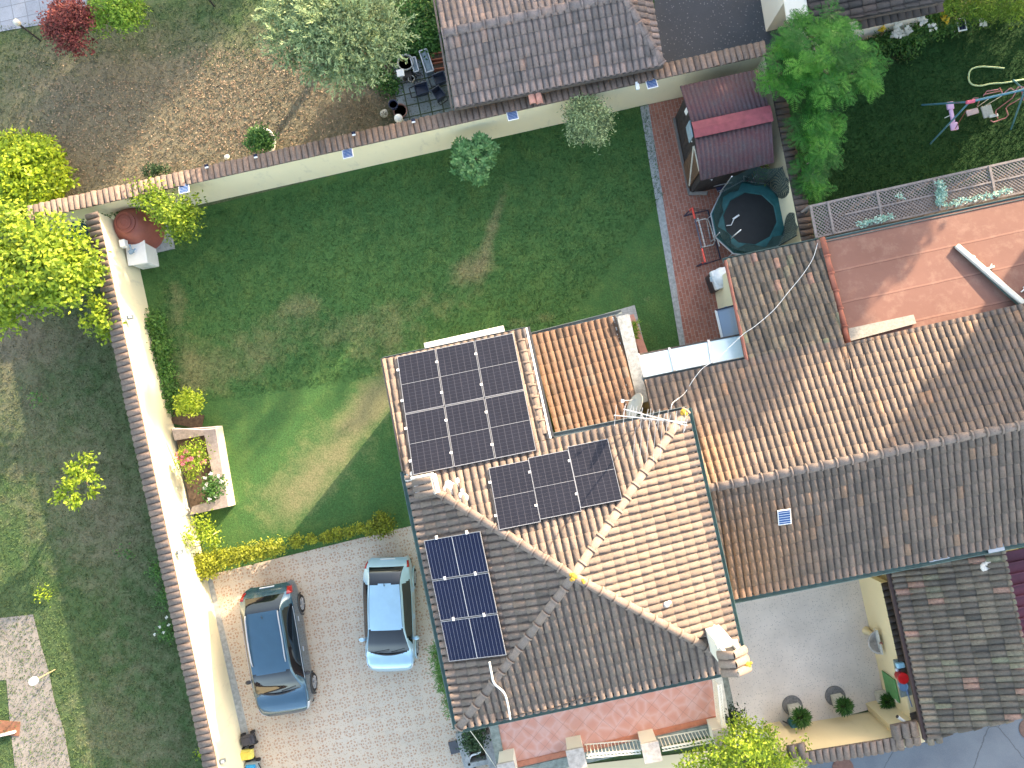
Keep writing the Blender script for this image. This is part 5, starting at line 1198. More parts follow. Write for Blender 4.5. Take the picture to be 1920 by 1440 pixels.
t = thing('tall_house', 'tall pale house beyond the gardens on the sunny side', 'house', b); M = math.atan2(PS.y, PS.x); Hh = (25-3+14.5)*TAN
m = MB(); m.box((b.x, b.y, Hh/2-.5), (12, 6, Hh-1), rz=M); m.build('wall', CREAM2, t)
r1 = b + PS*-6.3; r2 = b + PS*6.3; m = MB()
m.slab([r1-PT*3.4+EZ*(Hh-1), r2-PT*3.4+EZ*(Hh-1), r2+EZ*Hh, r1+EZ*Hh], .2); m.slab([r1+EZ*Hh, r2+EZ*Hh, r2+PT*3.4+EZ*(Hh-1), r1+PT*3.4+EZ*(Hh-1)], .2); m.build('roof', T_DARK, t)
for k in range(4):
    for z in (2.2, 5.2): 
        p = b + PS*(-4.5+3*k) - PT*3.02; w_ = MB(); w_.box((p.x,p.y,z), (1.0,.06,1.4), rz=M); w_.build('window', GLASS, t)
# ------------------------------------------------------------------ shed
CORR = NT('maroon_bitumen_sheet'); _n = CORR
_c = _n.ramp(_n.noise(2.0, 7, .7), [(.35, (.085,.036,.042)), (.6, (.075,.05,.056)), (.8, (.07,.068,.072))])
_c = _n.mix(_n.ramp(_n.noise(16, 5, .8), [(.5, 0.0), (.7, .55)]), _c, (.12,.12,.125)); CORR = _n.fin(_c, .8, 0, .3)
RIDGEM = simple('red_ridge_flashing', (.19,.045,.055), .7, .25, 5)
shed = thing('garden_shed', 'wooden shed with maroon corrugated roof and red ridge strip against the back wall', 'shed', P(1360,240,0))
def corrugated(name, quad, parent, mt, pitch=.15, amp=.022):
    a, b, c, d = [Vector(p) for p in quad]           # a->b along the eave, a->d up the slope
    L = (b-a).length; n = int(L/pitch*6); m = MB(); vs = []
    for k in range(n+1):
        s_ = k/n; h = math.sin(s_*L/pitch*2*PI)*amp
        vs += [a.lerp(b, s_)+EZ*h, d.lerp(c, s_)+EZ*h]
    m.add(vs, [(2*k, 2*k+2, 2*k+3, 2*k+1) for k in range(n)]); o = m.build(name, mt, parent, smooth=True)
    sd = o.modifiers.new('s', 'SOLIDIFY'); sd.thickness = .015; return o
s1, s2, s3, s4, s5, s6 = P(1275,162,2.2), P(1421,130,2.2), P(1445,212,2.6), P(1301,243,2.6), P(1313,339,2.15), P(1451,305,2.15)
corrugated('roof_sheet', (s1, s2, s3, s4), shed, CORR); corrugated('roof_sheet', (s5, s6, s3, s4), shed, CORR)
m = MB(); u_ = (s3-s4).normalized(); 
m.slab([s4+EZ*.05-EY*.0-u_*.03, s3+EZ*.05+u_*.03, s3+EZ*.0+EY*.24+u_*.03+EZ*.03, s4+EZ*.03+EY*.24-u_*.03], .015); m.slab([s4+EZ*.052-u_*.03, s3+EZ*.052+u_*.03, s3-EY*.27+EZ*.0+u_*.03, s4-EY*.27-u_*.03], .015); m.build('ridge_flashing', RIDGEM, shed)
m = MB(); c1_, c2_, c3_, c4_ = P(1290,172,2.1), P(1400,148,2.1), P(1432,300,2.1), P(1322,325,2.1)
g = lambda p, z: Vector((p.x, p.y, z))
m.prism([c1_,c2_,c3_,c4_], -.04, .1); m.build('floor', BROWNW, shed)
m = MB(); 
for k in range(13):
    a = g(c1_,0).lerp(g(c4_,0), k/13); b = g(c1_,0).lerp(g(c4_,0), (k+.94)/13); m.add([a,b,b+EZ*2.08,a+EZ*2.08,a+EX*.04,b+EX*.04,b+EX*.04+EZ*2.08,a+EX*.04+EZ*2.08], [(0,1,2,3),(7,6,5,4),(3,2,6,7),(0,3,7,4),(1,5,6,2)], .5)
m.build('front_boards', WOODD, shed)
m = MB(); m.bar(g(c4_,1.05), g(c3_,1.05), .05, 2.1); m.build('side_boards', WOODD, shed)
m = MB(); m.bar(g(c2_,1.05), g(c3_,1.05), .05, 2.1); m.bar(g(c1_,1.05), g(c2_,1.05), .05, 2.1); m.build('back_boards', WOODD, shed)
a = g(c1_,.95).lerp(g(c4_,.95), .62); b = g(c1_,.95).lerp(g(c4_,.95), .93); m = MB(); m.bar(a-EX*.05, b-EX*.05, .05, 1.75); dr_ = m.build('door', BROWNW, shed)
m = MB(); m.bar(a-EX*.09+EZ*.88, b-EX*.09+EZ*.88, .03, .05); m.bar(b-EX*.09-EZ*.6, a-EX*.09+EZ*.8, .03, .06); m.build('door_brace', STONEL, dr_)
a = g(c1_,1.5).lerp(g(c4_,1.5), .3); b = g(c1_,1.5).lerp(g(c4_,1.5), .5); m = MB(); m.bar(a-EX*.04, b-EX*.04, .03, .55); m.build('window', simple('shed_window', (.3,.42,.48), .2), shed)
m = MB(); a = g(c1_,0)-EX*.02; b = g(c4_,0)-EX*.08; m.bar(b+EZ*.04, b-EY*.25+EX*.5+EZ*.5, .12, .06); m.bar(g(c1_,.05)-EX*.06, b+EZ*.05, .08, .08); m.build('base_beam', simple('weathered_beam', (.16,.15,.14), .9), shed)
m = MB(); m.tube([P(1297,250,1.4), P(1301,254,1.4), P(1297,258,1.4), P(1301,262,1.4), P(1297,266,1.4)], .035, 6); tag(m.build('hook_sign', WHITEP, smooth=True), 'white curled hook shape hanging on the front of the dark shed', 'hook')
m = MB(); m.box(P(1291,213,1.5), (.1,.34,.3), rz=A0+.2); tag(m.build('white_board', WHITEP), 'small white board leaning by the shed front under the upper roof slope', 'board')
# things below the shed
m = MB(); m.box(P(1352,351,.35), (.85,.1,.06), rz=.15); m.box(P(1358,356,.2), (.7,.3,.05), rz=.15); m.build('x', WOOD) if 0 else None
t = thing('folded_deck_chair', 'folded grey and navy deck chair lying below the shed roof edge', 'deck chair', P(1355,353,.1))
f_ = MB(); f_.bar(P(1338,348,.35), P(1373,341,.4), .07, .05); f_.bar(P(1345,358,.2), P(1376,350,.25), .05, .05); f_.build('frame', simple('grey_frame', (.35,.36,.38), .5), t)
f_ = MB(); f_.slab([P(1342,352,.3),P(1372,345,.32),P(1374,352,.22),P(1347,360,.2)], .03); f_.build('canvas', simple('navy_canvas', (.03,.035,.08), .8), t)
m = MB(); m.tube([P(1380,318,1.2), P(1372,330,.8), P(1366,341,.1)], .025, 6); m.tube([P(1345,330,1.1), P(1338,341,.1)], .025, 6); tag(m.build('broom_handles', WOOD), 'pair of pale broom sticks leaning against the lower side of the shed', 'broom')
m = MB(); m.tube([P(1330,336,1.3), P(1335,336,1.3), P(1332,345,.5)], .02, 6); tag(m.build('white_bracket', WHITEP, smooth=True), 'bent white bracket sticking out under the shed eave', 'bracket')
t = thing('toy_crate', 'pink and dark toy crate between the shed and the trampoline', 'crate', P(1402,345,0))
m = MB(); m.box(P(1405,346,.3), (.26,.3,.5), rz=.2); m.build('pink_box', simple('pink_plastic', (.35,.06,.12), .5), t, bevel=.02)
m = MB(); m.box(P(1388,345,.25), (.36,.36,.4), rz=.2); m.build('dark_box', simple('navy_plastic', (.03,.03,.05), .5), t, bevel=.02)
m = MB(); m.tube([P(1394,325,.9), P(1395,341,.6), P(1391,350,.1)], .02, 6); m.tube([P(1394,330,.9), P(1408,333,.7)], .02, 6); m.tube([P(1419,328,1.2), P(1404,342,.6)], .022, 6); m.build('white_poles', simple('grey_pole', (.45,.46,.48), .4), t)
plant('potted_plant', 'small yellow green plant in the dark corner between shed and wall', 'plant', [sph(1424,322,.9,.2)], P(1424,322,.1), G_LIME, 30, .12, .05, r0=.02, tb=.3)

# ------------------------------------------------------------------ trampoline
tr = thing('trampoline', 'round trampoline with teal padding, black mat and sagging net by the back wall', 'trampoline', P(1405,412,0))
tc = P(1406,410,.72); TEALP = simple('teal_pad', (.015,.1,.105), .55, .3, 5); NSEG = 10
def octp(r, k, z): a = 2*PI*(k+.5)/NSEG + .18; r *= 1.13; return tc + Vector((r*math.cos(a), r*math.sin(a), z))
m = MB(); vs = [octp(r, k, z) for r, z in ((.8,.0),(.83,.035),(1.1,.035),(1.16,.0),(1.16,-.06)) for k in range(NSEG)]; m.add(vs, [(i*NSEG+k, i*NSEG+(k+1)%NSEG, (i+1)*NSEG+(k+1)%NSEG, (i+1)*NSEG+k)[::-1] for i in range(4) for k in range(NSEG)]); m.build('safety_pad', TEALP, tr)
m = MB(); m.add([octp(.84, k, .004) for k in range(NSEG)], [tuple(range(NSEG))]); m.build('jump_mat', simple('black_mat', (.006,.009,.01), .6, .3, 5), tr)
m = MB(); m.tube([octp(1.18, k, -.02) for k in range(NSEG)]+[octp(1.18, 0, -.02)], .025, 6); m.build('rim_tube', STEEL, tr)
for k in range(0, NSEG, 2): m = MB(); m.tube([octp(1.12, k, -.03), octp(1.16, k, -.7), octp(1.16, k+1, -.7), octp(1.12, k+1, -.03)], .022, 6); m.build('leg', STEEL, tr, smooth=True)
tops = []
for k in range(NSEG):
    a = octp(1.2, k, -.1); b = octp(1.24, k, 1.5 if k not in (4,5,6) else .75); tops.append(b)
    if k % 2 == 1 or k in (8,9,0): m = MB(); m.tube([a, b], .02, 6); m.build('net_pole', DARKM if k in (7,8,9,0,1) else STEEL, tr)
nn = NT('trampoline_net'); nn.fin((.008,.03,.03), .8); tn = nn.N.new('ShaderNodeBsdfTransparent'); mx = nn.N.new('ShaderNodeMixShader')
x_, y_, z_ = nn.sep(nn.obj); gr_ = nn.m('MAXIMUM', nn.m('GREATER_THAN', nn.m('FRACT', nn.m('MULTIPLY', nn.m('ADD', x_, y_), 28)), .42), nn.m('GREATER_THAN', nn.m('FRACT', nn.m('MULTIPLY', z_, 28)), .5))
nn.L.new(nn.m('MULTIPLY', gr_, .9), mx.inputs[0]); nn.L.new(tn.outputs[0], mx.inputs[1]); nn.L.new(nn.b.outputs[0], mx.inputs[2]); nn.L.new(mx.outputs[0], nn.out.inputs[0])
m = MB(); vs = []; NP = 30
for j in range(7):
    for k in range(NP):
        i0 = k/NP*NSEG; i = int(i0); f = i0-i; b0_ = octp(1.14, i, .02).lerp(octp(1.14, i+1, .02), f); t0 = tops[i%NSEG].lerp(tops[(i+1)%NSEG], f) - EZ*(.35*math.sin(PI*f)) ; s_ = j/6
        p = b0_.lerp(t0, s_); c_ = tc - p; c_.z = 0; p = p + c_*(.16*math.sin(PI*s_)*(1+.6*math.sin(k*1.7))) ; vs.append(p)
m.add(vs, [(j*NP+k, j*NP+(k+1)%NP, (j+1)*NP+(k+1)%NP, (j+1)*NP+k) for j in range(6) for k in range(NP)]); m.build('net', nn.mat, tr, smooth=True)
m = MB(); m.tube([P(1370,447,.9), P(1389,431,1.6)], .022, 6); m.tube([P(1362,423,.8), P(1371,422,.8), P(1377,409,.8), P(1386,403,.8)], .018, 5); m.bar(P(1374,411,.82), P(1386,403,.84), .06, .02); tag(m.build('loose_strap', WHITEP, smooth=True), 'loose pale strap and rod lying across the trampoline mat', 'strap')

# ------------------------------------------------------------------ football goals
REDP = simple('red_goal_tube', (.55,.05,.03), .45); NAVY = simple('navy_goal_tube', (.025,.03,.06), .5)
def netm(m, quad, n1, n2, r=.006):
    a, b, c, d = quad
    for i in range(n1+1): m.bar(a.lerp(b, i/n1), d.lerp(c, i/n1), r, r)
    for i in range(n2+1): m.bar(a.lerp(d, i/n2), b.lerp(c, i/n2), r, r)
gl_ = thing('football_goal', 'navy football goal with red corners standing on the terracotta paving', 'goal', P(1310,445,0))
f1, f2 = P(1283,405,.03), P(1307,499,.03); h1, h2 = P(1298,390,1.05), P(1322,491,1.05); b1, b2 = P(1327,394,.03), P(1351,486,.03)
m = MB(); m.tube([f1, h1], .028, 6); m.tube([f2, h2], .028, 6); m.build('post', NAVY, gl_)
m = MB(); m.tube([h1.lerp(h2, .2), h1.lerp(h2, .75)], .028, 6); m.build('crossbar', NAVY, gl_)
m = MB(); m.tube([h1.lerp(f1,.3), h1, h1.lerp(h2, .2)], .032, 6); m.build('red_corner', REDP, gl_); m = MB(); m.tube([h2.lerp(f2,.3), h2, h2.lerp(h1, .25)], .032, 6); m.build('red_corner', REDP, gl_)
m = MB(); m.tube([f1, b1, b2, f2], .028, 6); m.build('ground_frame', NAVY, gl_, smooth=False)
m = MB(); netm(m, (h1, h2, b2, b1), 14, 9); netm(m, (h1, b1, f1, h1.lerp(f1,.01)), 5, 3); m.build('net', simple('goal_net', (.05,.045,.05), .8), gl_)
gl2 = thing('small_goal', 'small white tubular goal placed inside the navy football goal', 'goal', P(1322,440,0))
m = MB(); pts = [P(1303,415,.03), P(1309,409,.45), P(1322,461,.45), P(1314,464,.03)]; m.tube(pts, .022, 6); m.build('front_frame', WHITEP, gl2, smooth=True)
m = MB(); m.tube([P(1303,415,.03), P(1322,410,.03), P(1329,413,.03), P(1341,452,.03), P(1337,459,.03), P(1314,464,.03)], .022, 6); m.build('ground_frame', WHITEP, gl2, smooth=True)
m = MB(); m.tube([P(1333,406,.06), P(1349,462,.06)], .02, 6); tag(m.build('white_pole', WHITEP), 'straight pale pole lying beside the trampoline rim and the goal', 'pole')

# ------------------------------------------------------------------ barbecue, porch awnings, canopy
t = thing('covered_barbecue', 'barbecue under a white cover sticking out beneath the red gutter', 'barbecue', P(1352,524,0))
m = MB(); c = P(1356,522,.8); m.box((c.x,c.y,.45), (.75,.62,.85), rz=A0+.1); m.build('body', DARKM, t, bevel=.05)
m = MB(); m.box((c.x,c.y,.98), (.85,.66,.26), rz=A0+.1); m.ball((c.x-.1,c.y,1.05), .34, .5, 14, 8); m.build('cover', simple('white_cover', (.6,.64,.66), .6, .2, 5, bump=.5), t, bevel=.09, smooth=True)
m = MB(); m.box(P(1337,523,.95), (.2,.18,.12), rz=A0); m.build('side_shelf', simple('blue_grey_plastic', (.4,.48,.53), .5), t, bevel=.02)
m = MB(); m.box(P(1346,512,1.12), (.16,.07,.02), rz=.6); m.build('red_badge', simple('dark_red', (.25,.02,.03), .5), t)
DG = NT('porch_glass'); DG.fin((.3,.4,.52), .08, 0, .8); DG.b.inputs['Alpha'].default_value = .62; DG = DG.mat
t = thing('porch_canopy', 'tinted glass porch canopy with dark side frames under the wing roof', 'canopy', P(1360,600,2))
q = [P(1342,582,2.25), P(1384,571,2.4), P(1397,626,2.4), P(1354,634,2.25)]
m = MB(); m.slab(q, .015); m.build('glass_pane', DG, t)
m = MB(); m.bar(q[0], q[1], .05, .07); m.bar(q[3], q[2], .05, .07); m.build('side_frame', simple('navy_frame', (.02,.025,.05), .4), t); m = MB(); m.bar(q[0], q[3], .06, .07); m.build('front_rail', WHITEP, t)
m = MB(); m.box(P(1372,600,.6), (.55,.9,1.1), rz=A0); tag(m.build('cabinet', simple('blue_cabinet', (.2,.3,.45), .5), bevel=.02), 'blue grey cabinet seen through the tinted porch canopy', 'cabinet')
POLY = NT('polycarbonate'); POLY.fin(POLY.ramp(POLY.noise(1.1, 5), [(.3, (.55,.72,.76)), (.7, (.72,.84,.86))]), .16, 0, .7); POLY.b.inputs['Emission Strength'].default_value = 0; POLY = POLY.mat
t = thing('glazed_canopy', 'pale glazed canopy bridging the grass passage between the two houses', 'canopy', P(1300,670,2.8))
r0, r1_, r2_, r3_ = P(1196,664,2.75), P(1394,625,2.75), P(1398,668,3.1), P(1209,707,3.1)
for i, (a, b) in enumerate(((0,.29),(.3,.66),(.67,1.0))):
    m = MB(); m.slab([r0.lerp(r1_, a), r0.lerp(r1_, b), r3_.lerp(r2_, b), r3_.lerp(r2_, a)], .02); m.build('pane', POLY, t)
for a in (0, .295, .665): m = MB(); m.bar(r0.lerp(r1_, a)+EZ*.02, r3_.lerp(r2_, a)+EZ*.02, .07, .06); m.build('glazing_bar', WHITEP if a == 0 else ALU, t)
m = MB(); m.bar(r0-EY*.02, r1_-EY*.02, .05, .08); m.build('front_rail', DECKM, t)
m = MB(); m.slab([r0.lerp(r1_, .02)-EZ*.1+ (r3_-r0)*.5, r0.lerp(r1_, .28)-EZ*.1+(r3_-r0)*.5, r3_.lerp(r2_, .28)-EZ*.1, r3_.lerp(r2_, .02)-EZ*.1], .02); m.build('lower_ledge', ALU, t)

# ------------------------------------------------------------------ lattice pergola at the terrace edge
t = thing('trellis_pergola', 'long grey wooden lattice pergola along the shaded lawn above the red terrace', 'trellis', P(1720,380,2))
ZT = 2.75; l1, l2, l3, l4 = P(1519,387,ZT), P(2080,262,ZT), P(2080,325,ZT), P(1530,445,ZT)
m = MB(); Lx = (l2-l1).length; Ly = (l4-l1).length; ux = (l2-l1)/Lx; uy = (l4-l1)/Ly; st_ = .115
for sgn in (1, -1):
    k = -int(Ly/st_)-1
    while k*st_ < Lx+Ly:
        x0 = k*st_ ; pts = []
        for y in (0, Ly):
            x = x0 + (y if sgn > 0 else Ly-y)
            pts.append((x, y))
        (xa, ya), (xb, yb) = pts; d = (xb-xa, yb-ya)
        ta, tb2 = 0.0, 1.0
        if d[0] > 0: ta = max(ta, (0-xa)/d[0]); tb2 = min(tb2, (Lx-xa)/d[0])
        elif d[0] < 0: ta = max(ta, (Lx-xa)/d[0]); tb2 = min(tb2, (0-xa)/d[0])
        if tb2 > ta+.02:
            A_ = l1 + ux*(xa+d[0]*ta) + uy*(ya+d[1]*ta); B_ = l1 + ux*(xa+d[0]*tb2) + uy*(ya+d[1]*tb2); m.bar(A_+EZ*.008*sgn, B_+EZ*.008*sgn, .028, .012)
        k += 1
m.build('lattice', WOOD, t)
m = MB(); m.bar(l1, l2, .07, .06); m.bar(l4, l3, .06, .06); m.bar(l1+uy*.5*Ly+ux*1.0+EZ*.02, l2+uy*.5*Ly+EZ*.02, .05, .05)
m.build('long_rail', WOOD, t)
m = MB()
for x in (0, .55, 2.1, 3.9, 5.65, 7.4): m.bar(l1+ux*x-uy*.02+EZ*.03, l1+ux*x+uy*Ly*1.02+EZ*.03, .07, .05)
m.build('cross_rail', WOOD, t)
for x in (0, 2.1, 3.9, 5.65, 7.4): p = l1+ux*x; m = MB(); m.bar((p.x,p.y,0), (p.x,p.y,ZT), .08, .08); m.build('post', WOOD, t)
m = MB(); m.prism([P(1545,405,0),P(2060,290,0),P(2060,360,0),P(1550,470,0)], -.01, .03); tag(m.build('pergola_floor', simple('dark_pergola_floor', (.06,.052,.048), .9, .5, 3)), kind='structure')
L = Leaves(); cl = [sph(1612+k*7, 420-k*1.6, 2.9, .06) for k in range(9)]+[sph(1762+(k%3)*2, 345+k*5, 2.9, .09) for k in range(8)]+[sph(1775+k*9, 384-k*2.0, 2.9, .05) for k in range(14)]+[sph(1686,368,2.9,.06)]
crown(L, cl, 130, .07, .045, twig=.035, per=6, flat=.6); t = thing('artificial_creeper', 'pale teal artificial creeper winding along the pergola and terrace gutter', 'creeper', P(1765,360,2.8)); L.build('leaves', G_TEAL, t)

# ------------------------------------------------------------------ swing set
sw = thing('swing_set', 'blue and pink childrens swing set on the shaded lawn at the right edge', 'swing set', P(1880,190,0))
BLUEF = simple('teal_blue_tube', (.07,.2,.27), .45); PINKF = simple('faded_pink_tube', (.38,.17,.19), .5); LILAC = simple('lilac_plastic', (.48,.33,.52), .45, .08)
ZS = 2.0; sa, sb = P(1818,191,ZS), P(1990,152,ZS)
m = MB(); m.tube([sa, sb], .04, 8); m.build('top_beam', BLUEF, sw)
for a, b in ((sa, P(1728,197,0)), (sa, P(1744,270,0)), (P(1921,170,ZS), P(1895,243,0)), (P(1921,170,ZS), P(1900,150,0)), (sb, P(1960,130,0)), (sb, P(1975,235,0))): m = MB(); m.tube([a, b], .03, 8); m.build('leg', BLUEF, sw)
m = MB(); m.tube([sa-EX*.1, sa+EX*.15], .06, 8); m.build('beam_clamp', simple('pink_clamp', (.6,.12,.2), .5), sw)
m = MB(); ga, gb = P(1780,192,.9), P(1790,243,.9); dd = (gb-ga).normalized(); m.bar(ga+dd*.25, gb-dd*.25, .14, .06); m.bar(ga-dd*.02, ga+dd*.25, .24, .07); m.bar(gb-dd*.25, gb+dd*.02, .26, .07); go_ = m.build('glider_seat', LILAC, sw, bevel=.03)
for f in (.45, .75): p = ga.lerp(gb, f); m = MB(); m.bar(p, p-EX*.26-EY*.06, .025, .02); m.build('glider_handle', simple('pale_handle', (.5,.55,.5), .5), go_)
m = MB(); 
for p, q_ in ((P(1800,193,1.9), ga), (P(1812,206,1.6), gb)): m.tube([p, q_], .012, 5)
m.build('glider_hanger', simple('dark_red_tube', (.16,.04,.04), .5), sw)
m = MB(); m.box(P(1823,210,.5), (.42,.2,.05), rz=.28); m.build('swing_seat', simple('grey_pink_plastic', (.38,.32,.33), .5), sw, bevel=.02)
m = MB(); m.box(P(1851,209,.5), (.36,.42,.05), rz=.25); m.build('gondola_floor', simple('grey_green_plastic', (.25,.3,.29), .6, .2, 14), sw, bevel=.02)
for a, b in ((P(1833,200,.55), P(1853,186,1.95)), (P(1846,199,.55), P(1878,180,1.95))): m = MB(); m.tube([a, b], .014, 5); m.build('swing_rope', RAILW, sw)
m = MB(); m.tube([P(1832,198,.6), P(1836,190,1.2), P(1834,187,1.9)], .018, 6); m.tube([P(1818,192,1.9), P(1826,184,1.7), P(1834,184,1.8)], .018, 6)
m.tube([P(1847,176,1.2), P(1850,171,1.3), P(1870,168,1.3), P(1875,165,1.3), P(1880,176,1.9)], .018, 6); m.tube([P(1844,180,1.2), P(1845,177,1.2), P(1878,170,1.3)], .018, 6)
m.tube([P(1904,174,1.9), P(1898,184,1.5), P(1868,206,.8), P(1867,212,.6), P(1871,222,.5)], .018, 6); m.tube([P(1918,182,1.6), P(1890,198,1.0), P(1886,203,.8), P(1890,215,.7), P(1886,221,.5), P(1863,229,.4), P(1857,226,.4)], .018, 6)
m.tube([P(1884,173,1.9), P(1895,165,1.8), P(1903,170,1.9)], .018, 6); m.tube([P(1905,168,1.9), P(1912,162,1.8), P(1925,165,1.9)], .018, 6); m.tube([P(1915,165,1.9), P(1919,188,1.5)], .018, 6)
m.build('gondola_frame', PINKF, sw, smooth=True)
m = MB(); m.box(P(1863,217,.55), (.3,.1,.04), rz=.2); m.build('gondola_seat', simple('pale_teal_plastic', (.35,.42,.42), .5), sw, bevel=.01)

# ------------------------------------------------------------------ clutter on the slab patio
BLG = simple('blue_grey_trough', (.17,.22,.26), .6, .3, 8); NAVP = simple('navy_tub', (.035,.045,.075), .45, .2)
def trough(label, u0, v0, u1, v1, w_, mt):
    t = thing('plastic_trough', label, 'trough', P((u0+u1)/2, (v0+v1)/2, 0)); a = P(u0,v0,.3); b = P(u1,v1,.3); d = (b-a).normalized(); s_ = d.cross(EZ)
    m = MB(); m.bar(a-EZ*.16, b-EZ*.16, w_*.85, .3); m.build('tub', mt, t, bevel=.05)
    m = MB()
    for k in (-1, 1): m.bar(a+s_*k*w_/2, b+s_*k*w_/2, .04, .05)
    m.bar(a-s_*w_/2, a+s_*w_/2, .04, .05); m.bar(b-s_*w_/2, b+s_*w_/2, .04, .05); m.build('rim', ALU if mt is BLG else mt, t)
trough('long blue grey trough lying nearest the neighbour roof edge on the slab patio', 793,94, 806,134, .28, BLG)
trough('thin blue grey trough left of the longer one on the slab patio', 774,108, 781,134, .17, BLG)
def tub(label, u, v, rz, sx=.4, sy=.5):
    t = thing('wheelbarrow', label, 'wheelbarrow', P(u,v,0)); c = P(u,v,.3); M = Matrix.Rotation(rz, 3, 'Z'); m = MB()
    vs = [c + M@Vector(p) for p in ((-sx*.35,-sy*.4,-.2),(sx*.35,-sy*.4,-.2),(sx*.35,sy*.3,-.2),(-sx*.35,sy*.3,-.2),(-sx*.5,-sy*.5,.12),(sx*.5,-sy*.5,.12),(sx*.5,sy*.5,.12),(-sx*.5,sy*.5,.12))]
    m.add(vs, [(3,2,1,0),(0,1,5,4),(1,2,6,5),(2,3,7,6),(3,0,4,7)]); m.add([c+M@Vector(p) for p in ((-sx*.4,-sy*.4,-.02),(sx*.4,-sy*.4,-.02),(sx*.4,sy*.35,-.1),(-sx*.4,sy*.35,-.1))], [(0,1,2,3)]); o = m.build('tray', NAVP, t); sd = o.modifiers.new('s','SOLIDIFY'); sd.thickness = .03
    m = MB(); m.tube([c+M@Vector((-sx*.5,-sy*.5,.0)), c+M@Vector((-sx*.45,-sy*.85,.0)), c+M@Vector((sx*.45,-sy*.85,0)), c+M@Vector((sx*.5,-sy*.5,0))], .022, 6); m.build('handle', BLACK, t)
tub('dark blue tub barrow tipped forward, lowest left of the three on the patio', 791,168, -1.3); tub('dark blue tub barrow lying at a slant, lowest right of the three', 822,176, .6, .36, .44); tub('dark blue rounded tub barrow closest to the roof edge, topmost of the three', 825,148, -1.2, .38, .44)
for u, v, lab in ((820,107,'upper terracotta window box against the neighbour roof edge'),(822,125,'lower terracotta window box against the neighbour roof edge')):
    t = thing('window_box', lab, 'planter', P(u,v,0)); m = MB()
    c = P(u,v,.15); m.box(c-EZ*.08, (.46,.24,.04), rz=.15)
    for sx_, sy_, dx, dy in ((.46,.03,0,.11),(.46,.03,0,-.11),(.03,.2,.21,0),(.03,.2,-.21,0)): M = Matrix.Rotation(.15,3,'Z'); m.box(c+M@Vector((dx,dy,0)), (sx_,sy_,.2), rz=.15)
    m.build('box', TERRA, t); m = MB(); m.box(c+EZ*-.01, (.4,.17,.1), rz=.15); m.build('earth', SOIL, t)
def pot(label, u, v, r, h, mt, cat='pot', fill=SOIL, n=18):
    t = thing('plant_pot', label, cat, P(u,v,0)); c = P(u,v,h); c.z = 0; m = MB(); m.lathe([(r*.7,0),(r*.95,h*.85),(r,h*.86),(r,h),(r*.88,h),(r*.82,h*.8)], c, n); m.build('pot', mt, t, smooth=False)
    m = MB(); m.lathe([(.001,h*.78),(r*.84,h*.8)], c, n); m.build('earth', fill, t); return t
pot('big round pot with red soil and pale rim beside the troughs', 760,116, .3, .35, CONC, fill=TERRA)
pot('small round pot with grey rim in the middle of the slab patio', 771,147, .12, .25, STONEL)
pot('dark blue pot with pale round lid at the lower left of the slab patio', 737,195, .17, .4, simple('navy_pot', (.04,.05,.1), .4), fill=STONEL)
pot('weathered reddish bowl next to the dark blue pot on the patio edge', 750,207, .26, .25, simple('dusty_terracotta', (.25,.14,.12), .8, .3), fill=simple('dusty_earth', (.16,.09,.08), .9))
t = thing('lamp_globe', 'white ball on a pale pedestal at the foot of the slab patio by the wall', 'garden lamp', P(752,224,0)); m = MB(); m.ball(P(747,222,.7), .15, 1, 16, 10); m.build('globe', WHITEP, t, smooth=True); m = MB(); m.tube([P(756,230,0), P(749,224,.6)], [.1,.07], 8); m.build('pedestal', STONEL, t)
m = MB(); m.ball(P(720,213,.15), .15, .8, 10, 6); m.ball(P(722,209,.25), .09, .8, 8, 5); tag(m.build('garden_stone', STONEL, smooth=True), 'pale upright stone in the weeds left of the patio pots', 'stone')
t = thing('stone_pedestal', 'broken white pedestal standing left of the small pot on the patio', 'pedestal', P(753,150,0)); m = MB(); m.lathe([(.16,0),(.08,.12),(.07,.5),(.09,.6)], P(755,149,.0), 12); m.build('shaft', CONC, t, smooth=True); m = MB(); m.box(P(751,137,.65), (.26,.24,.06), rz=.15); m.build('top_plate', WHITEP, t, bevel=.01)
m = MB(); R = random.Random(4)
for i in range(14): a = P(775+R.uniform(-8,16),150+R.uniform(-14,8),.12+R.random()*.2); m.bar(a, a+Vector((R.uniform(-.3,.3),R.uniform(-.4,.2),R.uniform(-.05,.1))), .04, .03)
tag(m.build('scrap_heap', DARKM), 'heap of dark scrap bars between the troughs and the tub barrows', 'scrap')
m = MB(); m.box(P(764,142,.15), (.34,.24,.22), rz=.1); tag(m.build('dark_crate', WOODD, bevel=.02), 'dark brown crate behind the small round pot on the patio', 'crate')
m = MB(); m.ball(P(425,295,.12), .1, .7, 9, 6); m.ball(P(427,293,.1), .07, .7, 8, 5); tag(m.build('garden_stone', STONEL, smooth=True), 'small pale stone just above the tiled wall on the dried-out yard', 'stone')
def post_lamp(label, ub, vb, ut, vt, h, mt=DARKM):
    t = thing('garden_lamp', label, 'garden lamp', P(ub,vb,0)); b = P(ub,vb,0); m = MB(); m.tube([b, Vector((b.x,b.y,h))], .035, 8); m.build('post', mt, t); m = MB(); m.lathe([(.03,0),(.1,.02),(.11,.16),(.07,.2),(.02,.22)], (b.x,b.y,h), 12); m.build('lamp_head', STONEL, t, smooth=True)
post_lamp('short black garden lamp with pale head left of the red maple', 76,76, 50,50, 1.1)
post_lamp('short black garden lamp cut by the top edge left of the feathery tree', 402,12, 396,0, 1.0)
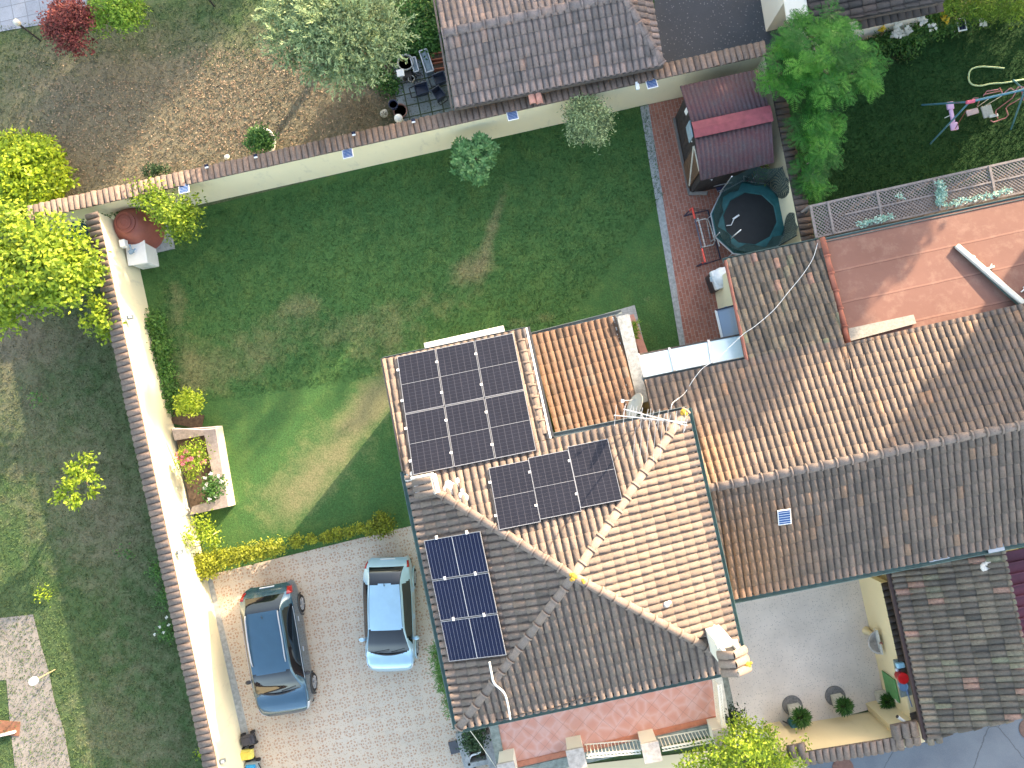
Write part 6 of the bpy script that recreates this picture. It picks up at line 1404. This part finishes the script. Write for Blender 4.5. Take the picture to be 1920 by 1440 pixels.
t = thing('globe_lamp', 'clear globe lamp on a thin pole at the edge of the cracked concrete path', 'garden lamp', P(104,1255,0)); b = P(104,1255,0); m = MB(); m.tube([b, Vector((b.x,b.y,.95))], .02, 8); m.build('pole', simple('tan_pole', (.35,.27,.16), .6), t)
gn = NT('globe_glass'); gn.fin((.8,.85,.88), .05, 0, .8); gn.b.inputs['Alpha'].default_value = .45; m = MB(); m.ball((b.x,b.y,1.1), .15, 1, 16, 10); m.build('globe', gn.mat, t, smooth=True)
m = MB(); m.box(P(10,1365,.02), (1.05,.5,.04), rz=-.05); tag(m.build('cover_plate', simple('rusty_plate', (.2,.09,.05), .8, .3)), 'rusty brown plate at the left edge where the lamp shadow ends', 'plate')
m = MB(); m.bar(P(-5,1380,.12), P(28,1372,.12), .08, .12); tag(m.build('log', STONEL), 'pale log lying under the rusty plate at the left edge', 'log')

# ------------------------------------------------------------------ tank, cabinet, blue tank
REDT = simple('brown_red_plastic', (.24,.075,.055), .5, .15, 3)
t = thing('water_tank', 'large brown red water tank with ribbed lid in the corner under the citrus tree', 'tank', P(274,436,0)); c = P(274,436,0)
m = MB(); m.lathe([(.72,0),(.74,.1),(.7,.8),(.66,.86),(.62,1.0),(.45,1.25),(.38,1.3)], c, 32); m.build('tank_body', REDT, t, smooth=True)
m = MB(); m.lathe([(.36,1.29),(.36,1.36),(.3,1.37),(.29,1.35),(.24,1.36),(.23,1.39),(.12,1.4),(.1,1.385),(.02,1.39)], c, 28); m.build('lid', REDT, t)
m = MB(); m.box((c.x+.1,c.y-.05,.03), (1.7,1.5,.08), rz=A0); m.build('plinth', CONC, t)
t = thing('white_cabinet', 'white boxy cabinet with a tap and pipes beside the brown tank', 'cabinet', P(268,478,0)); cb = P(268,479,.45); 
M = Matrix.Rotation(A0-.04, 3, 'Z'); m = MB(); m.box((cb.x,cb.y,.42), (.62,.74,.84), M=M); m.build('body', WHITEP, t, bevel=.02)
m = MB(); m.box((cb.x,cb.y,.86), (.7,.82,.05), M=M); m.build('top', WHITEP, t, bevel=.02)
m = MB(); m.box(Vector((cb.x,cb.y,.45))+M@Vector((0,-.38,0)), (.5,.02,.6), M=M); m.build('door', simple('off_white_door', (.66,.7,.7), .4), t)
m = MB(); m.box(P(246,472,1.0), (.16,.12,.1), rz=.5); m.tube([P(243,458,1.1), P(245,466,1.05), P(247,474,1.0), P(254,466,1.0)], .03, 6); tag(m.build('tap_timer', simple('blue_grey_timer', (.2,.3,.4), .4)), 'small blue grey tap timer and pipe on the white cabinet', 'tap')
m = MB(); m.lathe([(.62,0),(.62,.75),(.5,.95),(.2,1.05),(.01,1.08)], P(146,424,0), 24); tag(m.build('blue_tank', simple('dark_blue_plastic', (.02,.1,.22), .45), smooth=True), 'dark blue tank half hidden behind the tiled wall and the big left tree', 'tank')
# ------------------------------------------------------------------ raised bed
t = thing('raised_bed', 'raised stone flower bed built against the sunlit left wall', 'raised bed', P(380,880,0))
Zb = .5; o1, o2, o3, o4 = P(322,806,Zb), P(403,799,Zb), P(428,950,Zb), P(355,966,Zb); i1, i2, i3, i4 = P(328,826,Zb), P(383,816,Zb), P(408,940-4,Zb), P(360,950,Zb)
RIMM = simple('grey_brown_stone', (.3,.255,.23), .85, .3, 9, bump=.3)
for nm, q, hgt, mt in (('long_rim', [o2, o3, i3, i2], .5, RIMM), ('end_rim', [o1, o2, i2, i1], .5, RIMM), ('end_rim', [i4, i3, o3, o4], .5, RIMM)):
    m = MB(); m.prism(q, -.02, hgt); m.build(nm, mt, t)
dx = (o3-o2).normalized(); m = MB(); sd_ = Vector((-dx.y, dx.x, 0)); sd_ = sd_ if sd_.x > 0 else -sd_
m.prism([o2+sd_*.001-dx*0, o2+sd_*.05, o3+sd_*.05, o3+sd_*.001], -.02, .49); m.build('outer_render', CREAM, t)
m = MB(); m.prism([o1, i2, i3, o4], 0, .3); m.build('earth', SOIL, t)
m = MB(); m.tube([P(323,806,1.0), P(415,800,1.0)], .022, 6); m.tube([P(324,803,1.05), P(380,806,1.05), P(414,803,1.0)], .018, 6); tag(m.build('bamboo_canes', simple('pale_pink_cane', (.5,.4,.37), .6)), 'two pale canes laid across the upper end of the raised bed', 'canes')
t = thing('round_bollard', 'cream round bollard at the lower corner of the raised bed by the wall', 'bollard', P(354,962,0)); m = MB(); m.lathe([(.17,0),(.17,.8),(.16,.84),(.12,.85),(.1,.82),(.06,.82)], P(356,958,0), 20); m.build('body', STONEL, t); m = MB(); m.lathe([(.01,.83),(.06,.84)], P(356,958,0), 16); m.build('cap', CREAM, t)
m = MB(); m.tube([P(368,1020,.9), P(412,995,.5)], .02, 6); tag(m.build('garden_cane', simple('cane', (.5,.42,.3), .6)), 'single pale cane leaning through the thin shrub above the hedge', 'cane')
m = MB(); m.box(P(352,786,.06), (1.1,.5,.1), rz=A0-.4); tag(m.build('soil_patch', SOIL), kind='structure')

# ------------------------------------------------------------------ ride-on toys at the bottom
def rideon(label, u, v, rz, col, top, h=.3):
    t = thing('ride_on_toy', label, 'toy', P(u,v,0)); c = P(u,v,h); M = Matrix.Rotation(rz,3,'Z'); m = MB(); m.box(c-EZ*.1, (.5,.34,.22), M=M); m.build('body', col, t, bevel=.07)
    m = MB(); m.box(c+EZ*.04+M@Vector((-.02,0,0)), (.34,.26,.1), M=M); m.build('seat', top, t, bevel=.04)
    m = MB(); m.tube([c+M@Vector((.25,.15,0)), c+M@Vector((.33,0,.05)), c+M@Vector((.25,-.15,0))], .02, 6); m.build('bumper', BLACK, t, smooth=True)
    for sx_ in (-.17,.17):
        for sy_ in (-.19,.19): w_ = MB(); w_.tube([c+M@Vector((sx_,sy_-.03,-.18)), c+M@Vector((sx_,sy_+.03,-.18))], .09, 12); w_.build('wheel', BLACK, t)
rideon('dark grey ride-on toy by the wall, topmost of the toys at the bottom edge', 464,1389, .3, simple('charcoal_plastic', (.05,.05,.06), .6), simple('charcoal_seat', (.04,.04,.05), .6))
rideon('yellow ribbed ride-on toy next to the wall foot at the bottom edge', 460,1417, .15+PI, simple('yellow_plastic', (.6,.55,.12), .45), simple('yellow_seat', (.65,.5,.08), .45))
rideon('blue and grey ride-on toy cut by the bottom edge beside the wall', 472,1440, .1, simple('grey_toy', (.22,.28,.31), .5), simple('blue_plastic', (.02,.25,.5), .4))

# ------------------------------------------------------------------ courtyard things
t = thing('wall_fountain', 'half round stone wall fountain with cream column in the grey courtyard', 'fountain', P(1626,1190,0))
c = P(1632,1193,0); m = MB(); m.lathe([(.16,0),(.12,.06),(.085,.2),(.09,.75),(.14,.82)], P(1624,1182,0), 16); m.build('column', CREAM2, t, smooth=True)
cc = P(1640,1203,.85); bm_ = Vector((math.cos(A0),math.sin(A0),0)); m = MB(); pr = [(.1,-.12),(.3,-.02),(.38,.08),(.4,.12),(.34,.12),(.3,.02),(.001,-.03)]; NH = 14; vs = []
for r, z in pr:
    for k in range(NH+1): a = A0 + PI/2 + PI*k/NH; vs.append(cc + Vector((r*math.cos(a), r*math.sin(a), z)) + bm_*.12)
m.add(vs, [(i*(NH+1)+k, i*(NH+1)+k+1, (i+1)*(NH+1)+k+1, (i+1)*(NH+1)+k) for i in range(len(pr)-1) for k in range(NH)]); o = m.build('basin', STONE, t, smooth=True); sd = o.modifiers.new('s','SOLIDIFY'); sd.thickness = .02
m = MB(); m.bar(cc+bm_*.1+EY*.4+EZ*.05, cc+bm_*.1-EY*.4+EZ*.05, .06, .2); m.build('back_plate', STONEL, t)
m = MB(); m.tube([P(1655,1208,1.15), P(1652,1204,1.1), P(1650,1207,1.0)], .025, 6); m.build('spout', COPPER, t, smooth=True)
g1 = P(1651,1247,.75); m = MB(); a = P(1652,1246,.7); b = P(1663,1268,.7)
bs = P(1606,1070,0); be = P(1662,1326,0); wd_ = (be-bs).normalized(); wo = wd_.cross(EZ); wo = wo if wo.x < 0 else -wo
def onwall(f, z): return bs.lerp(be, f) + wo*.025 + EZ*z
m.add([onwall(.70,.4), onwall(.86,.4), onwall(.86,1.25), onwall(.70,1.25), onwall(.70,.4)+wo*.03, onwall(.86,.4)+wo*.03, onwall(.86,1.25)+wo*.03, onwall(.70,1.25)+wo*.03], [(4,5,6,7),(0,1,5,4),(1,2,6,5),(2,3,7,6),(3,0,4,7)]); tag(m.build('green_panel', simple('green_board', (.1,.26,.09), .6)), 'plain green panel fixed on the yellow wall below the fountain', 'panel')
m = MB(); m.box(P(1683,1313,1.0), (.14,.12,.12), rz=.3); tag(m.build('wall_socket', simple('cream_socket', (.6,.58,.5), .5), bevel=.02), 'small pale fitting on the yellow wall above the third potted plant', 'fitting')
t = thing('security_camera', 'white tube camera under the little tile hood of the corner pier', 'camera', P(1688,1348,2)); m = MB(); m.tube([P(1683,1344,1.95), P(1696,1353,1.95)], .05, 10); m.build('housing', WHITEP, t); m = MB(); m.tube([P(1681.6,1343,1.95), P(1683,1344,1.95)], .052, 10); m.build('lens', DARKM, t)
def potted(label, u, v, first=None):
    t = thing('potted_plant', label, 'potted plant', (0,0,0), 'square pale pots with bushy plants in the courtyard'); m = MB()
    for sx_, sy_, dx, dy in ((.36,.04,0,.16),(.36,.04,0,-.16),(.04,.28,.16,0),(.04,.28,-.16,0)): m.box((dx,dy,.28), (sx_,sy_,.5))
    m.box((0,0,.04), (.3,.3,.06)); m.build('pot', STONEL, t, bevel=.01); m = MB(); m.box((0,0,.44), (.28,.28,.05)); m.build('earth', SOIL, t)
    L = Leaves(); n_ = 520; d = rdir(n_); d[:,2] = np.abs(d[:,2])*.7; pos = np.array([0,0,.62])+d*(.08+.16*rng.random((n_,1))); L.quads(pos, d+np.array([0,0,-.25])+rng.normal(0,.2,(n_,3)), rdir(n_)*.5+np.array([0,0,1.]), .17, .028, .45+rng.normal(0,.25,n_)); L.build('foliage', G_MID, t); return t
pp = potted('first potted plant from the left, beside the teal can on the courtyard floor', 0, 0)
labs = ['first potted plant from the left, beside the teal can on the courtyard floor','middle potted plant on the courtyard floor','potted plant nearest the yellow wall, in the courtyard corner']
for i, (u, v, sc_) in enumerate(((1487,1328,1.08),(1567,1309,.98),(1648,1302,.95))):
    t = pp if i == 0 else copy_tree(pp); t.location = P(u, v, 0) + EZ*.03; t.rotation_euler = (0,0,A0+i*.9*0); t.scale = (sc_,)*3; t['label'] = labs[i]
for u, v, lab in ((1485,1322,'dark round stone slab under the first potted plant'),(1565,1304,'dark round stone slab under the middle potted plant')):
    m = MB(); m.lathe([(.34,.0),(.34,.045),(.3,.05),(.001,.05)], P(u,v,0)+EZ*.02, 24); tag(m.build('round_slab', simple('dark_round_slab'+str(u), (.16,.155,.15), .9, .4, 20)), lab, 'slab')
t = thing('watering_can', 'teal watering can behind the first potted plant', 'watering can', P(1483,1352,0)); m = MB(); m.lathe([(.15,0),(.15,.25),(.13,.27),(.12,.25)], P(1484,1352,.02), 16); m.build('can', simple('teal_plastic', (.03,.16,.2), .4), t, smooth=True); m = MB(); m.tube([P(1476,1356,.1), P(1468,1352,.28)], .02, 6); m.build('spout', DARKM, t)
# things in the narrow gap between the two walls
m = MB(); m.lathe([(.14,0),(.17,.3),(.18,.31),(.15,.3),(.01,.28)], P(1694,1272,2.05)-EZ*.3, 16); tag(m.build('red_bucket', simple('red_plastic', (.5,.01,.012), .35), smooth=True), 'bright red bucket in the narrow gap behind the yellow wall', 'bucket')
m = MB(); m.box(P(1688,1247,1.86), (.26,.18,.16), rz=.2); tag(m.build('blue_bag', simple('pale_blue_bag', (.3,.55,.7), .5), bevel=.05), 'pale blue bag above the red bucket in the gap', 'bag')
m = MB(); m.lathe([(.1,0),(.13,.2),(.14,.2),(.12,.18)], P(1695,1288,1.95)-EZ*.2, 16); tag(m.build('blue_pail', simple('clear_blue', (.15,.25,.38), .4)), 'small blue pail just below the red bucket in the gap', 'pail')
m = MB(); m.tube([P(1700,1292,1.9), P(1702,1300,1.88), P(1710,1325,1.85)], .02, 6); m.box(P(1701,1296,1.86), (.06,.2,.05), rz=.2); tag(m.build('broom', simple('blue_broom', (.12,.17,.28), .5)), 'blue broom lying in the gap below the blue pail', 'broom')
for du, dv, c_, lab in ((1682,1256,(.55,.55,.6),'white'),(1690,1259,(.25,.12,.3),'purple'),(1684,1266,(.6,.4,.05),'yellow')):
    m = MB(); m.ball(P(du,dv,1.82), .06, .8, 8, 6); tag(m.build('toy_ball', simple(lab+'_toy', c_, .5), smooth=True), 'small '+lab+' toy between the blue bag and the red bucket', 'toy')
m = MB(); m.prism([P(1676,1238,1.76),P(1700,1233,1.76),P(1714,1302,1.76),P(1690,1308,1.76)], 1.69, 1.765); tag(m.build('passage_ledge', CONC2), 'mossy concrete ledge in the narrow gap beside the yellow courtyard wall', 'ledge')
m = MB(); m.lathe([(.36,0),(.36,.012),(.33,.016),(.001,.016)], P(1580,1440,0)+EZ*.018, 28); tag(m.build('manhole_cover', simple('rust_cover', (.14,.075,.06), .8, .3, 12)), 'round rusty brown manhole cover in the street at the bottom edge', 'manhole cover')
m = MB(); m.lathe([(.36,0),(.36,.012),(.33,.016),(.001,.016)], P(1930,1366,0)+EZ*.018, 28); tag(m.build('manhole_cover', simple('rust_cover2', (.11,.07,.06), .8, .3, 12)), 'round dark manhole cover at the right edge below the mossy roof', 'manhole cover')
m = MB(); m.ball(PP(1248,1131,plE)+EZ*.13, .09, .4, 8, 5); m.ball(PP(1253,1127,plE)+EZ*.14, .06, .4, 8, 5); tag(m.build('mortar_lump', MORT, smooth=True), 'white lump on the sunlit right slope of the square roof', 'lump')
